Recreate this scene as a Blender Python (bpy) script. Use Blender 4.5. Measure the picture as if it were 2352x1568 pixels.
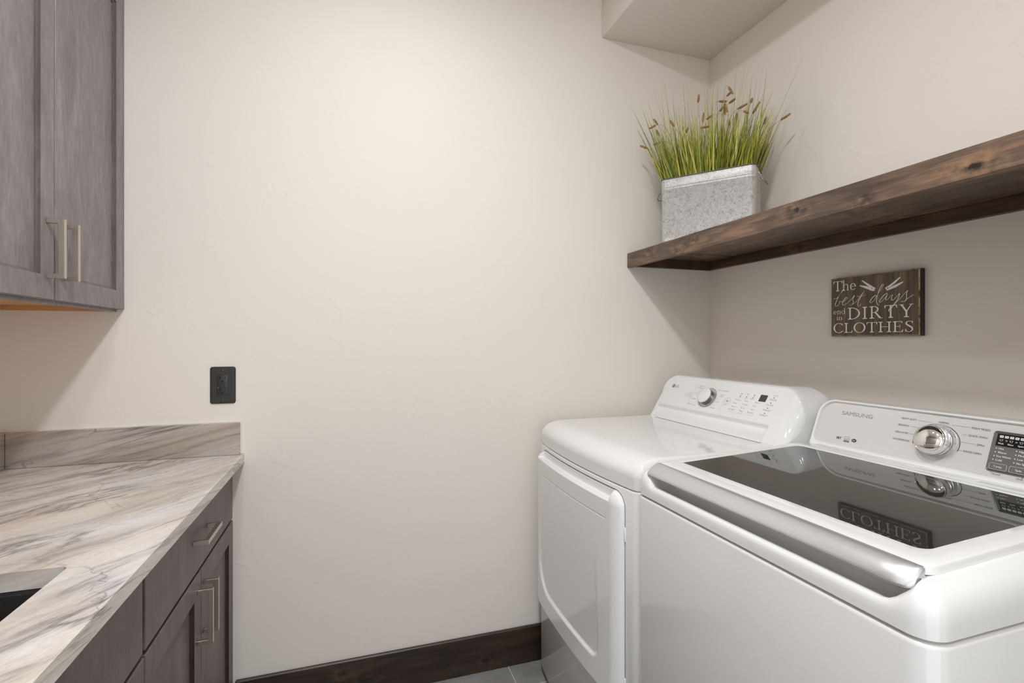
import bpy, bmesh, math, random
from mathutils import Vector, Matrix
PI = math.pi
scene = bpy.context.scene
for o in list(bpy.data.objects):
    bpy.data.objects.remove(o)
C = scene.collection

# ---------------------------------------------------------------- camera
CAM_D, CAM_Z = 1.872, 1.275          # distance to the back wall, eye height
cam_data = bpy.data.cameras.new('camera')
cam = bpy.data.objects.new('camera', cam_data)
C.objects.link(cam)
cam.location = (0, -CAM_D, CAM_Z)
cam.rotation_euler = (PI / 2, 0, -math.radians(18.1))
cam_data.sensor_width = 36
cam_data.lens = 1145 / 2352 * 36
cam_data.shift_y = -2 / 2352
cam_data.clip_start = 0.02
scene.camera = cam

# ---------------------------------------------------------------- world, exposure
world = bpy.data.worlds.new('world')
scene.world = world
world.use_nodes = True
world.node_tree.nodes['Background'].inputs[0].default_value = (0.94, 0.97, 1.0, 1)
world.node_tree.nodes['Background'].inputs[1].default_value = 1.6
vs = scene.view_settings
vs.view_transform = 'Standard'
vs.look = 'None'
vs.gamma = 1
vs.use_curve_mapping = False
vs.exposure = 0.10
scene.cycles.max_bounces = 12
scene.cycles.diffuse_bounces = 8
scene.cycles.glossy_bounces = 6
scene.cycles.sample_clamp_indirect = 6.0
scene.cycles.caustics_reflective = False
scene.cycles.caustics_refractive = False

# recessed ceiling lamps: position, watts; the last is unseen, added as fill
CEIL = 2.745
SOZ_ = 2.545
XL, XR = -0.981, 1.556               # left wall, right wall
YF = -2.80                           # wall behind the camera
LAMPS = [(0.16, -0.70, 3.4), (0.12, -1.46, 21.0), (-0.25, -2.45, 11.0)]
LAMP_COL = (0.95, 0.972, 0.995)


# ---------------------------------------------------------------- node helpers
class NT:
    def __init__(s, name, rough=0.5, metal=0.0, color=(0.8, 0.8, 0.8), coat=0.0, ior=1.5):
        s.m = bpy.data.materials.new(name)
        s.m.use_nodes = True
        s.t = s.m.node_tree
        s.b = s.t.nodes['Principled BSDF']
        s.b.inputs['Base Color'].default_value = (*color, 1)
        s.b.inputs['Roughness'].default_value = rough
        s.b.inputs['Metallic'].default_value = metal
        s.b.inputs['Coat Weight'].default_value = coat
        s.b.inputs['Coat Roughness'].default_value = 0.03
        s.b.inputs['IOR'].default_value = ior

    def n(s, typ, **kw):
        nd = s.t.nodes.new(typ)
        for k, v in kw.items():
            setattr(nd, k, v)
        return nd

    def link(s, a, b):
        s.t.links.new(a, b)

    def val(s, sock, v):
        if hasattr(v, 'is_output') or isinstance(v, bpy.types.NodeSocket):
            s.link(v, sock)
        else:
            sock.default_value = v

    def math(s, op, a, b=0.0, c=0.0, clamp=False):
        nd = s.n('ShaderNodeMath', operation=op)
        nd.use_clamp = clamp
        s.val(nd.inputs[0], a)
        s.val(nd.inputs[1], b)
        s.val(nd.inputs[2], c)
        return nd.outputs[0]

    def coord(s, kind='Object'):
        return s.n('ShaderNodeTexCoord').outputs[kind]

    def geo(s):
        return s.n('ShaderNodeNewGeometry').outputs['Position']

    def sep(s, v):
        nd = s.n('ShaderNodeSeparateXYZ')
        s.link(v, nd.inputs[0])
        return nd.outputs

    def comb(s, x, y, z):
        nd = s.n('ShaderNodeCombineXYZ')
        s.val(nd.inputs[0], x)
        s.val(nd.inputs[1], y)
        s.val(nd.inputs[2], z)
        return nd.outputs[0]

    def noise(s, vec, scale=1.0, detail=4, rough=0.55, dist=0.0):
        nd = s.n('ShaderNodeTexNoise')
        s.link(vec, nd.inputs['Vector'])
        nd.inputs['Scale'].default_value = scale
        nd.inputs['Detail'].default_value = detail
        nd.inputs['Roughness'].default_value = rough
        nd.inputs['Distortion'].default_value = dist
        return nd.outputs[0]

    def ramp(s, fac, stops, interp='LINEAR'):
        nd = s.n('ShaderNodeValToRGB')
        cr = nd.color_ramp
        cr.interpolation = interp
        while len(cr.elements) < len(stops):
            cr.elements.new(0.5)
        for e, (p, c) in zip(cr.elements, stops):
            e.position = p
            e.color = (*c, 1) if len(c) == 3 else c
        s.link(fac, nd.inputs[0])
        return nd.outputs[0]

    def mix(s, fac, a, b, mode='MIX'):
        nd = s.n('ShaderNodeMix', data_type='RGBA', blend_type=mode)
        s.val(nd.inputs[0], fac)
        for sock, v in ((nd.inputs[6], a), (nd.inputs[7], b)):
            if isinstance(v, tuple):
                sock.default_value = (*v, 1)
            else:
                s.link(v, sock)
        return nd.outputs[2]

    def color(s, sock):
        s.link(sock, s.b.inputs['Base Color'])

    def bump(s, h, strength=0.3, dist=0.002):
        nd = s.n('ShaderNodeBump')
        nd.inputs['Strength'].default_value = strength
        nd.inputs['Distance'].default_value = dist
        s.link(h, nd.inputs['Height'])
        s.link(nd.outputs[0], s.b.inputs['Normal'])


def plain(name, color, rough=0.5, metal=0.0, coat=0.0, ior=1.5, speck=0.02, scale=60):
    """plain colour with a faint procedural mottling"""
    n = NT(name, rough, metal, color, coat, ior)
    f = n.noise(n.coord(), scale, 3)
    lo = tuple(max(0, c * (1 - speck)) for c in color)
    hi = tuple(min(1, c * (1 + speck)) for c in color)
    n.color(n.ramp(f, [(0.3, lo), (0.7, hi)]))
    return n.m


def m_wall(name='painted_plaster', base=(0.80, 0.752, 0.694)):
    n = NT(name, 0.75)
    p = n.geo()
    n.b.inputs['Specular IOR Level'].default_value = 0.25
    big = n.noise(p, 3.0, 3)
    n.color(n.mix(big, tuple(c * 0.985 for c in base), tuple(min(1, c * 1.015) for c in base)))
    # skip trowel: sparse little ridges inside worked patches
    patch = n.ramp(n.noise(p, 2.6, 2, 0.6), [(0.44, (0, 0, 0)), (0.60, (1, 1, 1))])
    gate = n.ramp(n.noise(p, 11, 2, 0.5), [(0.49, (0, 0, 0)), (0.56, (1, 1, 1))])
    step = n.ramp(n.noise(p, 20, 4, 0.62, 0.5), [(0.53, (0, 0, 0)), (0.58, (1, 1, 1))])
    h = n.math('MULTIPLY', n.math('MULTIPLY', step, gate), patch)
    h = n.math('ADD', h, n.math('MULTIPLY', n.noise(p, 5, 2), 1.2))
    n.bump(h, 0.5, 0.0010)
    return n.m


def m_dark_wood(name, knots=(), lo=(0.022, 0.013, 0.009), mid=(0.075, 0.043, 0.026), hi=(0.20, 0.105, 0.055), axis='Y', gloss=0.42):
    """stained knotty alder; grain runs along axis"""
    n = NT(name, gloss)
    p = n.geo()
    x, y, z = n.sep(p)
    a = y if axis == 'Y' else x          # along the grain
    b = x if axis == 'Y' else y
    v = n.comb(n.math('MULTIPLY', a, 1.3), n.math('MULTIPLY', z, 9.0), n.math('MULTIPLY', b, 9.0))
    warp = n.noise(v, 1.0, 4, 0.5, 0.6)
    t = n.math('MULTIPLY', warp, 7.0)
    t = n.math('ADD', t, n.math('MULTIPLY', z, 12))
    masks = None
    cores = None
    for (ka, kz, kr) in knots:
        da = n.math('DIVIDE', n.math('SUBTRACT', a, ka), kr * 1.9)
        dz = n.math('DIVIDE', n.math('SUBTRACT', z, kz), kr)
        d2 = n.math('ADD', n.math('MULTIPLY', da, da), n.math('MULTIPLY', dz, dz))
        g = n.math('POWER', 2.718, n.math('MULTIPLY', d2, -0.35))
        t = n.math('ADD', t, n.math('MULTIPLY', g, 1.1))
        d2b = n.math('ADD', d2, n.math('MULTIPLY', n.math('SUBTRACT', n.noise(p, 70, 3), 0.5), 1.1))
        core = n.math('POWER', 2.718, n.math('MULTIPLY', n.math('MAXIMUM', d2b, 0.0), -5.0))
        masks = g if masks is None else n.math('ADD', masks, g)
        cores = core if cores is None else n.math('ADD', cores, core)
    ring = n.math('SINE', n.math('MULTIPLY', t, 6.5))
    ring = n.math('MULTIPLY_ADD', ring, 0.5, 0.5)
    fine = n.noise(n.comb(n.math('MULTIPLY', a, 10), n.math('MULTIPLY', z, 260), n.math('MULTIPLY', b, 260)), 1.0, 4, 0.6)
    cloud = n.noise(n.comb(n.math('MULTIPLY', a, 3.2), n.math('MULTIPLY', z, 14), n.math('MULTIPLY', b, 10)), 1.0, 3, 0.5, 0.8)
    f = n.math('ADD', n.math('MULTIPLY', ring, 0.09), n.math('MULTIPLY', fine, 0.42))
    f = n.math('ADD', f, n.math('MULTIPLY', cloud, 0.62))
    if masks is not None:
        m2 = n.math('MINIMUM', masks, 1.0)
        f = n.math('ADD', f, n.math('MULTIPLY', m2, n.math('MULTIPLY_ADD', n.noise(p, 38, 2), 0.95, -0.42)))
    col = n.ramp(f, [(0.34, lo), (0.55, mid), (0.86, hi)])
    if cores is not None:
        col = n.mix(n.math('MINIMUM', cores, 0.92), col, (0.006, 0.004, 0.003))
    n.color(col)
    n.bump(f, 0.12, 0.0008)
    return n.m


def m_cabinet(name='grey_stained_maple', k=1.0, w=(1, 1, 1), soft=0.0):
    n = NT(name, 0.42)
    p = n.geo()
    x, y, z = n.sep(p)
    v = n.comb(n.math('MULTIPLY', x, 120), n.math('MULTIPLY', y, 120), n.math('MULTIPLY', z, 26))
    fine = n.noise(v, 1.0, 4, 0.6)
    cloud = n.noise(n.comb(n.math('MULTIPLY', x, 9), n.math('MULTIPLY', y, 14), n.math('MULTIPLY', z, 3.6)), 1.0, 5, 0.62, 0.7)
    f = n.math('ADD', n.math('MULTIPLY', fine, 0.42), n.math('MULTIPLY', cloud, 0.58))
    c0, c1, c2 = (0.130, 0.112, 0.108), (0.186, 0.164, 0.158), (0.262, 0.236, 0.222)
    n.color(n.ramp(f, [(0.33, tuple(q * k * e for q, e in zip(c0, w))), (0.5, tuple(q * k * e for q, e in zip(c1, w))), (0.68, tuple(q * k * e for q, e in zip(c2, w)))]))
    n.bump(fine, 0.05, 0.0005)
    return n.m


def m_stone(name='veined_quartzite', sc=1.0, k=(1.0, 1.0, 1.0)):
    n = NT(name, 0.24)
    vm = n.n('ShaderNodeVectorMath', operation='SCALE')
    n.link(n.geo(), vm.inputs[0])
    vm.inputs['Scale'].default_value = sc
    p = vm.outputs[0]
    x, y, z = n.sep(p)
    pp = n.math('SUBTRACT', n.math('MULTIPLY', x, 0.80), n.math('MULTIPLY', y, 0.60))
    pp = n.math('SUBTRACT', pp, n.math('MULTIPLY', z, 3.4))
    aa = n.math('ADD', n.math('MULTIPLY', x, 0.6), n.math('MULTIPLY', y, 0.8))
    wob = n.noise(n.comb(aa, pp, 0.3), 3.0, 3, 0.5)
    pw = n.math('ADD', pp, n.math('MULTIPLY', wob, 0.14))
    v1 = n.comb(n.math('MULTIPLY', pw, 13), n.math('MULTIPLY', aa, 2.6), 0.0)
    band = n.noise(v1, 1.0, 6, 0.62, 0.35)
    col = n.ramp(band, [(0.28, (0.40, 0.375, 0.37)), (0.40, (0.57, 0.53, 0.50)), (0.50, (0.67, 0.63, 0.595)), (0.62, (0.74, 0.715, 0.695)), (0.78, (0.60, 0.555, 0.51))])
    tint = n.noise(n.comb(n.math('MULTIPLY', pw, 5), n.math('MULTIPLY', aa, 3), 4.0), 1.0, 2)
    col = n.mix(n.ramp(tint, [(0.38, (0, 0, 0)), (0.65, (0.55, 0.55, 0.55))]), col, (0.66, 0.545, 0.44), 'MULTIPLY') if False else col
    warm = n.ramp(tint, [(0.35, (1.0, 1.0, 1.02)), (0.65, (1.0, 0.93, 0.85))])
    col = n.mix(1.0, col, warm, 'MULTIPLY')
    # long grey veins
    v2 = n.noise(n.comb(n.math('MULTIPLY', pw, 8), n.math('MULTIPLY', aa, 1.5), 7.0), 1.0, 5, 0.6, 0.25)
    d = n.math('ABSOLUTE', n.math('SUBTRACT', v2, 0.5))
    vein = n.ramp(d, [(0.0, (1, 1, 1)), (0.022, (0.25, 0.25, 0.25)), (0.06, (0, 0, 0))])
    strength = n.ramp(n.noise(n.comb(n.math('MULTIPLY', pw, 6), n.math('MULTIPLY', aa, 3.5), 2.0), 1.0, 2), [(0.40, (0.12, 0.12, 0.12)), (0.62, (0.85, 0.85, 0.85))])
    col = n.mix(n.math('MULTIPLY', vein, strength), col, (0.17, 0.155, 0.165))
    # cross cracks
    jit = n.noise(p, 28, 3, 0.6)
    vo = n.n('ShaderNodeTexVoronoi', feature='DISTANCE_TO_EDGE')
    vo.inputs['Scale'].default_value = 1.0
    n.link(n.comb(n.math('ADD', n.math('MULTIPLY', aa, 4.2), n.math('MULTIPLY', jit, 0.22)), n.math('ADD', n.math('MULTIPLY', pp, 2.6), n.math('MULTIPLY', jit, 0.15)), 3.0), vo.inputs['Vector'])
    crack = n.ramp(vo.outputs['Distance'], [(0.0, (0.7, 0.7, 0.7)), (0.010, (0, 0, 0))])
    crack = n.math('MULTIPLY', crack, n.ramp(n.noise(n.comb(aa, pp, 9.0), 5.0, 2), [(0.47, (0, 0, 0)), (0.60, (1, 1, 1))]))
    col = n.mix(crack, col, (0.20, 0.17, 0.165))
    grain = n.noise(n.comb(n.math('MULTIPLY', pp, 260), n.math('MULTIPLY', aa, 90), n.math('MULTIPLY', z, 200)), 1.0, 2)
    col = n.mix(1.0, col, n.ramp(grain, [(0.3, (0.90, 0.90, 0.90)), (0.7, (1.06, 1.06, 1.06))]), 'MULTIPLY')
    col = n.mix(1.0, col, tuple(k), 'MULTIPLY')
    n.color(col)
    return n.m


def m_tile(name='grey_floor_tile'):
    n = NT(name, 0.45)
    p = n.geo()
    x, y, z = n.sep(p)

    def line(c, period, off, w):
        f = n.math('FRACT', n.math('DIVIDE', n.math('SUBTRACT', c, off - 50 * period), period))
        f = n.math('MINIMUM', f, n.math('SUBTRACT', 1.0, f))
        return n.math('LESS_THAN', n.math('MULTIPLY', f, period), w)
    gx = line(x, 0.3005, 0.592, 0.0016)
    gy = line(y, 0.602, -0.139, 0.0016)
    g = n.math('MAXIMUM', gx, gy)
    f = n.noise(p, 7, 5, 0.65, 0.5)
    f2 = n.noise(p, 90, 3, 0.6)
    ff = n.math('ADD', n.math('MULTIPLY', f, 0.7), n.math('MULTIPLY', f2, 0.3))
    col = n.ramp(ff, [(0.3, (0.20, 0.195, 0.187)), (0.7, (0.33, 0.325, 0.31))])
    n.color(n.mix(g, col, (0.62, 0.60, 0.56)))
    n.bump(n.math('MULTIPLY', g, -1.0), 0.5, 0.001)
    return n.m


def m_galv(name='galvanised_zinc'):
    n = NT(name, 0.48, 0.35)
    p = n.geo()
    a = n.noise(p, 210, 3, 0.6, 0.8)
    b = n.noise(p, 45, 4, 0.7)
    vor = n.n('ShaderNodeTexVoronoi')
    vor.inputs['Scale'].default_value = 170
    n.link(p, vor.inputs['Vector'])
    f = n.math('ADD', n.math('MULTIPLY', a, 0.55), n.math('MULTIPLY', b, 0.35))
    f = n.math('ADD', f, n.math('MULTIPLY', n.sep(vor.outputs['Color'])[0], 0.14))
    n.color(n.ramp(f, [(0.36, (0.28, 0.27, 0.255)), (0.44, (0.47, 0.46, 0.44)), (0.56, (0.56, 0.555, 0.535)), (0.72, (0.68, 0.675, 0.66))]))
    n.bump(f, 0.1, 0.0005)
    return n.m


def m_brushed(name, color, rough=0.3, axis=2, aniso=400, var=0.06):
    n = NT(name, rough, 1.0, color)
    p = n.geo()
    x, y, z = n.sep(p)
    k = [6, 6, 6]
    for i in range(3):
        if i != axis:
            k[i] = aniso
    f = n.noise(n.comb(n.math('MULTIPLY', x, k[0]), n.math('MULTIPLY', y, k[1]), n.math('MULTIPLY', z, k[2])), 1.0, 2)
    n.color(n.ramp(f, [(0.3, tuple(c * (1 - var) for c in color)), (0.7, tuple(min(1, c * (1 + var)) for c in color))]))
    return n.m


def m_grass(name='dried_green_grass'):
    n = NT(name, 0.5)
    rnd = n.n('ShaderNodeNewGeometry').outputs['Random Per Island']
    x, y, z = n.sep(n.coord())
    c = n.ramp(rnd, [(0.0, (0.090, 0.115, 0.014)), (0.3, (0.22, 0.26, 0.022)), (0.6, (0.38, 0.39, 0.035)), (0.82, (0.56, 0.53, 0.07)), (1.0, (0.36, 0.30, 0.10))])
    f = n.noise(n.coord(), 55, 2)
    n.color(n.mix(1.0, c, n.ramp(f, [(0.3, (0.75, 0.75, 0.75)), (0.7, (1.15, 1.15, 1.1))]), 'MULTIPLY'))
    return n.m


def m_sign_wood(name='sign_stained_pine'):
    n = NT(name, 0.6)
    x, y, z = n.sep(n.geo())
    yw = n.math('ADD', y, n.math('MULTIPLY', n.noise(n.comb(0.0, n.math('MULTIPLY', y, 4), n.math('MULTIPLY', z, 5)), 1.0, 2), 0.05))
    f = n.noise(n.comb(0.0, n.math('MULTIPLY', yw, 190), n.math('MULTIPLY', z, 5)), 1.0, 4, 0.65)
    g = n.noise(n.comb(0.0, n.math('MULTIPLY', yw, 20), n.math('MULTIPLY', z, 3)), 1.0, 2, 0.5)
    h = n.math('ADD', n.math('MULTIPLY', f, 0.55), n.math('MULTIPLY', g, 0.45))
    n.color(n.ramp(h, [(0.32, (0.040, 0.030, 0.022)), (0.48, (0.115, 0.085, 0.058)), (0.60, (0.22, 0.155, 0.095)), (0.72, (0.36, 0.20, 0.11))]))
    return n.m


def m_worn_edge(name='worn_sign_edge'):
    n = NT(name, 0.6)
    f = n.noise(n.geo(), 60, 4, 0.6)
    n.color(n.ramp(f, [(0.34, (0.12, 0.075, 0.04)), (0.46, (0.45, 0.29, 0.13)), (0.65, (0.66, 0.45, 0.22))]))
    return n.m


def emit(name, color, strength):
    n = NT(name)
    e = n.n('ShaderNodeEmission')
    e.inputs[0].default_value = (*color, 1)
    e.inputs[1].default_value = strength
    n.link(e.outputs[0], n.t.nodes['Material Output'].inputs['Surface'])
    return n.m


M = dict(
    wall=m_wall(), ceil=m_wall('ceiling_paint', (0.87, 0.85, 0.82)), tile=m_tile(), stone=m_stone(), stone_shaded=m_stone('veined_quartzite_splash_shaded', 0.62, (0.72, 0.69, 0.655)),  # splash copy of the worktop stone, darkened for its weaker light
    cab=m_cabinet(k=1.20, w=(1.0, 1.0, 1.05)), cab_shaded=m_cabinet('grey_stained_maple_shaded', 0.68, (1.02, 0.93, 0.94)), cab_shaded_dark=m_cabinet('grey_stain_profile_shaded', 0.20, (1.0, 0.75, 0.65)), cab_dark=m_cabinet('grey_stain_profile', 0.7),  # one finish throughout; weaker light on the base units is put into darker copies
    base=m_dark_wood('baseboard_alder', [(0.05, 0.06, 0.02), (-0.02, 0.10, 0.016), (0.50, 0.045, 0.012)], lo=(0.010, 0.006, 0.004), mid=(0.030, 0.017, 0.010), hi=(0.085, 0.045, 0.026), axis='X'),
    shelf=m_dark_wood('shelf_alder', [(-1.243, 1.606, 0.017), (-0.847, 1.621, 0.014), (-1.027, 1.595, 0.011), (-0.168, 1.628, 0.012), (-0.35, 1.599, 0.012), (-0.43, 1.622, 0.008)],
                      lo=(0.035, 0.024, 0.018), mid=(0.120, 0.080, 0.056), hi=(0.36, 0.205, 0.115)),
    shelf_shaded=m_dark_wood('shelf_alder_shaded', [(-0.5, 1.61, 0.015)], lo=(0.022, 0.013, 0.008), mid=(0.06, 0.034, 0.02), hi=(0.15, 0.08, 0.045)),  # same shelf wood, with the shade under the shelf put into its colour
    orange=plain('raw_birch_ply', (0.60, 0.33, 0.14), 0.55, speck=0.08, scale=14),
    white=plain('white_enamel', (0.80, 0.80, 0.795), 0.08, coat=0.2, speck=0.003),
    white_side=plain('white_painted_steel', (0.76, 0.757, 0.75), 0.10, coat=0.2, speck=0.003),
    white_matte=plain('white_plastic', (0.79, 0.79, 0.78), 0.30, speck=0.003),
    white_trim=plain('white_caulk', (0.82, 0.81, 0.79), 0.5),
    silver=plain('silver_lacquer_panel', (0.72, 0.72, 0.72), 0.30, 0.45, speck=0.01, scale=300),
    chrome=plain('chrome', (0.80, 0.79, 0.77), 0.06, 1.0, speck=0.0),
    satin=plain('satin_chrome', (0.66, 0.665, 0.675), 0.30, 0.75, speck=0.0),
    nickel=m_brushed('satin_nickel', (0.62, 0.56, 0.48), 0.32, axis=2, var=0.05),
    glass=NT('smoked_glass', 0.02, 0.0, (0.028, 0.027, 0.025), ior=1.95).m,
    black=plain('black_composite', (0.012, 0.012, 0.012), 0.35, speck=0.4, scale=400),
    blackp=plain('black_plastic', (0.028, 0.027, 0.025), 0.38),
    hole=plain('slot_black', (0.002, 0.002, 0.002), 0.8),
    screw=plain('dark_screw_steel', (0.12, 0.115, 0.11), 0.3, 1.0),
    galv=m_galv(), galv_dark=plain('rim_zinc_dark', (0.16, 0.15, 0.14), 0.4, 0.6), wire=plain('wire_steel', (0.36, 0.35, 0.33), 0.3, 1.0),
    grass=m_grass(), seed=plain('seed_head_brown', (0.31, 0.175, 0.060), 0.8, speck=0.35, scale=300), stalk=plain('stalk_green', (0.26, 0.27, 0.07), 0.6),
    sign=m_sign_wood(), sign_edge=m_worn_edge(), sign_side=plain('sign_side_stain', (0.035, 0.027, 0.022), 0.6, speck=0.2),
    letter=plain('letter_paint', (0.93, 0.90, 0.88), 0.6),
    ink=plain('grey_print', (0.16, 0.155, 0.15), 0.5), ink_light=plain('light_grey_print', (0.42, 0.415, 0.40), 0.5), ink_dark=plain('dark_print', (0.03, 0.03, 0.03), 0.5),
    ink_mid=plain('mid_grey_print', (0.42, 0.415, 0.41), 0.4),
    emboss=plain('embossed_lettering', (0.58, 0.58, 0.575), 0.25, 0.5, speck=0.0),
    disp=plain('display_grey', (0.14, 0.135, 0.13), 0.22), disp_black=plain('display_black', (0.008, 0.008, 0.008), 0.12),
    disp_frame=plain('display_bezel', (0.16, 0.155, 0.15), 0.25, 0.7), glow=plain('display_print_white', (0.72, 0.72, 0.70), 0.5),
    knob_side=m_brushed('knob_side_metal', (0.26, 0.255, 0.25), 0.3, axis=2),
    lcd=plain('lcd_window', (0.045, 0.044, 0.042), 0.2, speck=0.1, scale=900),
    casing=m_dark_wood('door_casing_alder', axis='X'),
    lens=emit('lamp_lens', LAMP_COL, 6.0),
    rubber=plain('black_rubber', (0.015, 0.015, 0.015), 0.7),
)


# ---------------------------------------------------------------- mesh helpers
class MB:
    def __init__(s):
        s.v, s.f, s.mi, s.sm = [], [], [], []

    def add(s, verts, faces, mi=0, smooth=False):
        o = len(s.v)
        s.v += [tuple(p) for p in verts]
        for f in faces:
            s.f.append(tuple(i + o for i in f))
            s.mi.append(mi)
            s.sm.append(smooth)
        return s

    def box(s, x0, x1, y0, y1, z0, z1, mi=0, bev=0.0, seg=2):
        if bev <= 0:
            v = [(x, y, z) for x in (x0, x1) for y in (y0, y1) for z in (z0, z1)]
            f = [(0, 1, 3, 2), (4, 6, 7, 5), (0, 4, 5, 1), (2, 3, 7, 6), (0, 2, 6, 4), (1, 5, 7, 3)]
            return s.add(v, f, mi)
        bm = bmesh.new()
        bmesh.ops.create_cube(bm, size=1.0)
        for v in bm.verts:
            v.co = Vector(((x0 + x1) / 2 + v.co.x * (x1 - x0), (y0 + y1) / 2 + v.co.y * (y1 - y0), (z0 + z1) / 2 + v.co.z * (z1 - z0)))
        bmesh.ops.bevel(bm, geom=list(bm.edges), offset=bev, segments=seg, affect='EDGES', profile=0.5)
        bm.verts.index_update()
        s.add([v.co[:] for v in bm.verts], [[v.index for v in f.verts] for f in bm.faces], mi, seg > 1)
        bm.free()
        return s

    def grid(s, rows, mi=0, smooth=True, closed=False, flip=False):
        n = len(rows[0])
        v = [p for r in rows for p in r]
        f = []
        for i in range(len(rows) - 1):
            for j in range(n if closed else n - 1):
                k = (j + 1) % n
                q = (i * n + j, i * n + k, (i + 1) * n + k, (i + 1) * n + j)
                f.append(q[::-1] if flip else q)
        return s.add(v, f, mi, smooth)

    def poly(s, pts, mi=0):
        return s.add(pts, [tuple(range(len(pts)))], mi)

    def tube(s, pts, r, n=10, mi=0, closed=False, cap=True):
        pts = [Vector(p) for p in pts]
        rad = r if isinstance(r, (list, tuple)) else [r] * len(pts)
        rows = []
        up = None
        m = len(pts)
        for i, p in enumerate(pts):
            if closed:
                t = (pts[(i + 1) % m] - pts[i - 1]).normalized()
            else:
                t = (pts[min(i + 1, m - 1)] - pts[max(i - 1, 0)]).normalized()
            if up is None:
                up = t.orthogonal().normalized()
            up = (up - t * up.dot(t)).normalized()
            w = t.cross(up)
            rows.append([tuple(p + (up * math.cos(2 * PI * k / n) + w * math.sin(2 * PI * k / n)) * rad[i]) for k in range(n)])
        if closed:
            rows.append(rows[0])
        s.grid(rows, mi, True, closed=True)
        if cap and not closed:
            s.poly(rows[0][::-1], mi)
            s.poly(rows[-1], mi)
        return s

    def lathe(s, prof, T, n=48, mi=0, smooth=True):
        """prof: (r, h) pairs about the local z of matrix T"""
        rows = [[tuple(T @ Vector((r * math.cos(2 * PI * k / n), r * math.sin(2 * PI * k / n), h))) for k in range(n)] for r, h in prof]
        return s.grid(rows, mi, smooth, closed=True)

    def build(s, name, mats, parent=None, bevel=0.0, solid=0.0, auto=True):
        me = bpy.data.meshes.new(name)
        me.from_pydata(s.v, [], s.f)
        mats = mats if isinstance(mats, (list, tuple)) else [mats]
        for m in mats:
            me.materials.append(m)
        me.polygons.foreach_set('material_index', s.mi)
        me.polygons.foreach_set('use_smooth', s.sm)
        me.validate()
        bm = bmesh.new()
        bm.from_mesh(me)
        bmesh.ops.recalc_face_normals(bm, faces=list(bm.faces))
        bm.to_mesh(me)
        bm.free()
        o = bpy.data.objects.new(name, me)
        C.objects.link(o)
        if parent is not None:
            o.parent = parent
            o.matrix_parent_inverse = Matrix.Translation(-Vector(world_loc(parent)))
        if bevel:
            md = o.modifiers.new('bevel', 'BEVEL')
            md.width = bevel
            md.segments = 2
            md.limit_method = 'ANGLE'
        return o


def world_loc(o):
    p = Vector((0, 0, 0))
    while o is not None:
        p += o.location
        if o.parent is not None:
            p += o.matrix_parent_inverse.translation
        o = o.parent
    return p


def thing(name, label, cat, loc, group=None):
    o = bpy.data.objects.new(name, None)
    o.empty_display_size = 0.05
    C.objects.link(o)
    o.location = loc
    o['label'] = label
    o['category'] = cat
    if group:
        o['group'] = group
    return o


def tag(o, label, cat, group=None):
    o['label'] = label
    o['category'] = cat
    if group:
        o['group'] = group
    return o


def struct(name, mb, m, **kw):
    o = mb.build(name, m, **kw)
    o['kind'] = 'structure'
    return o


def rrect(x0, x1, y0, y1, r, n=8, rs=None, dens=0):
    """rounded rectangle, counter-clockwise from the lower right corner; returns (x, y, nx, ny)"""
    rs = rs or (r, r, r, r)                # corners: (x1,y0) (x1,y1) (x0,y1) (x0,y0)
    cs = [(x1, y0, -90, rs[0]), (x1, y1, 0, rs[1]), (x0, y1, 90, rs[2]), (x0, y0, 180, rs[3])]
    out = []
    for i, (cx, cy, a0, rr) in enumerate(cs):
        sx = -1 if cx == x1 else 1
        sy = 1 if cy == y0 else -1
        ox, oy = cx + sx * rr, cy + sy * rr
        for k in range(n + 1):
            a = math.radians(a0 + 90 * k / n)
            out.append((ox + rr * math.cos(a), oy + rr * math.sin(a), math.cos(a), math.sin(a)))
        if dens:
            nx_ = cs[(i + 1) % 4]
            sx2 = -1 if nx_[0] == x1 else 1
            sy2 = 1 if nx_[1] == y0 else -1
            a = math.radians(nx_[2])
            tx = nx_[0] + sx2 * nx_[3] + nx_[3] * math.cos(a)
            ty = nx_[1] + sy2 * nx_[3] + nx_[3] * math.sin(a)
            px, py, pnx, pny = out[-1]
            for k in range(1, dens):
                f = k / dens
                out.append((px + (tx - px) * f, py + (ty - py) * f, pnx, pny))
    return out


def sstep(a, b, x):
    t = max(0.0, min(1.0, (x - a) / (b - a)))
    return t * t * (3 - 2 * t)


_FONT_CACHE = {}


def text_mesh(txt):
    if txt in _FONT_CACHE:
        return _FONT_CACHE[txt]
    cu = bpy.data.curves.new('tmp', 'FONT')
    cu.body = txt
    cu.resolution_u = 3
    ob = bpy.data.objects.new('tmp', cu)
    me = bpy.data.meshes.new_from_object(ob)
    v = [tuple(p.co) for p in me.vertices]
    f = [tuple(p.vertices) for p in me.polygons]
    bpy.data.objects.remove(ob)
    bpy.data.curves.remove(cu)
    bpy.data.meshes.remove(me)
    _FONT_CACHE[txt] = (v, f)
    return v, f


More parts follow.
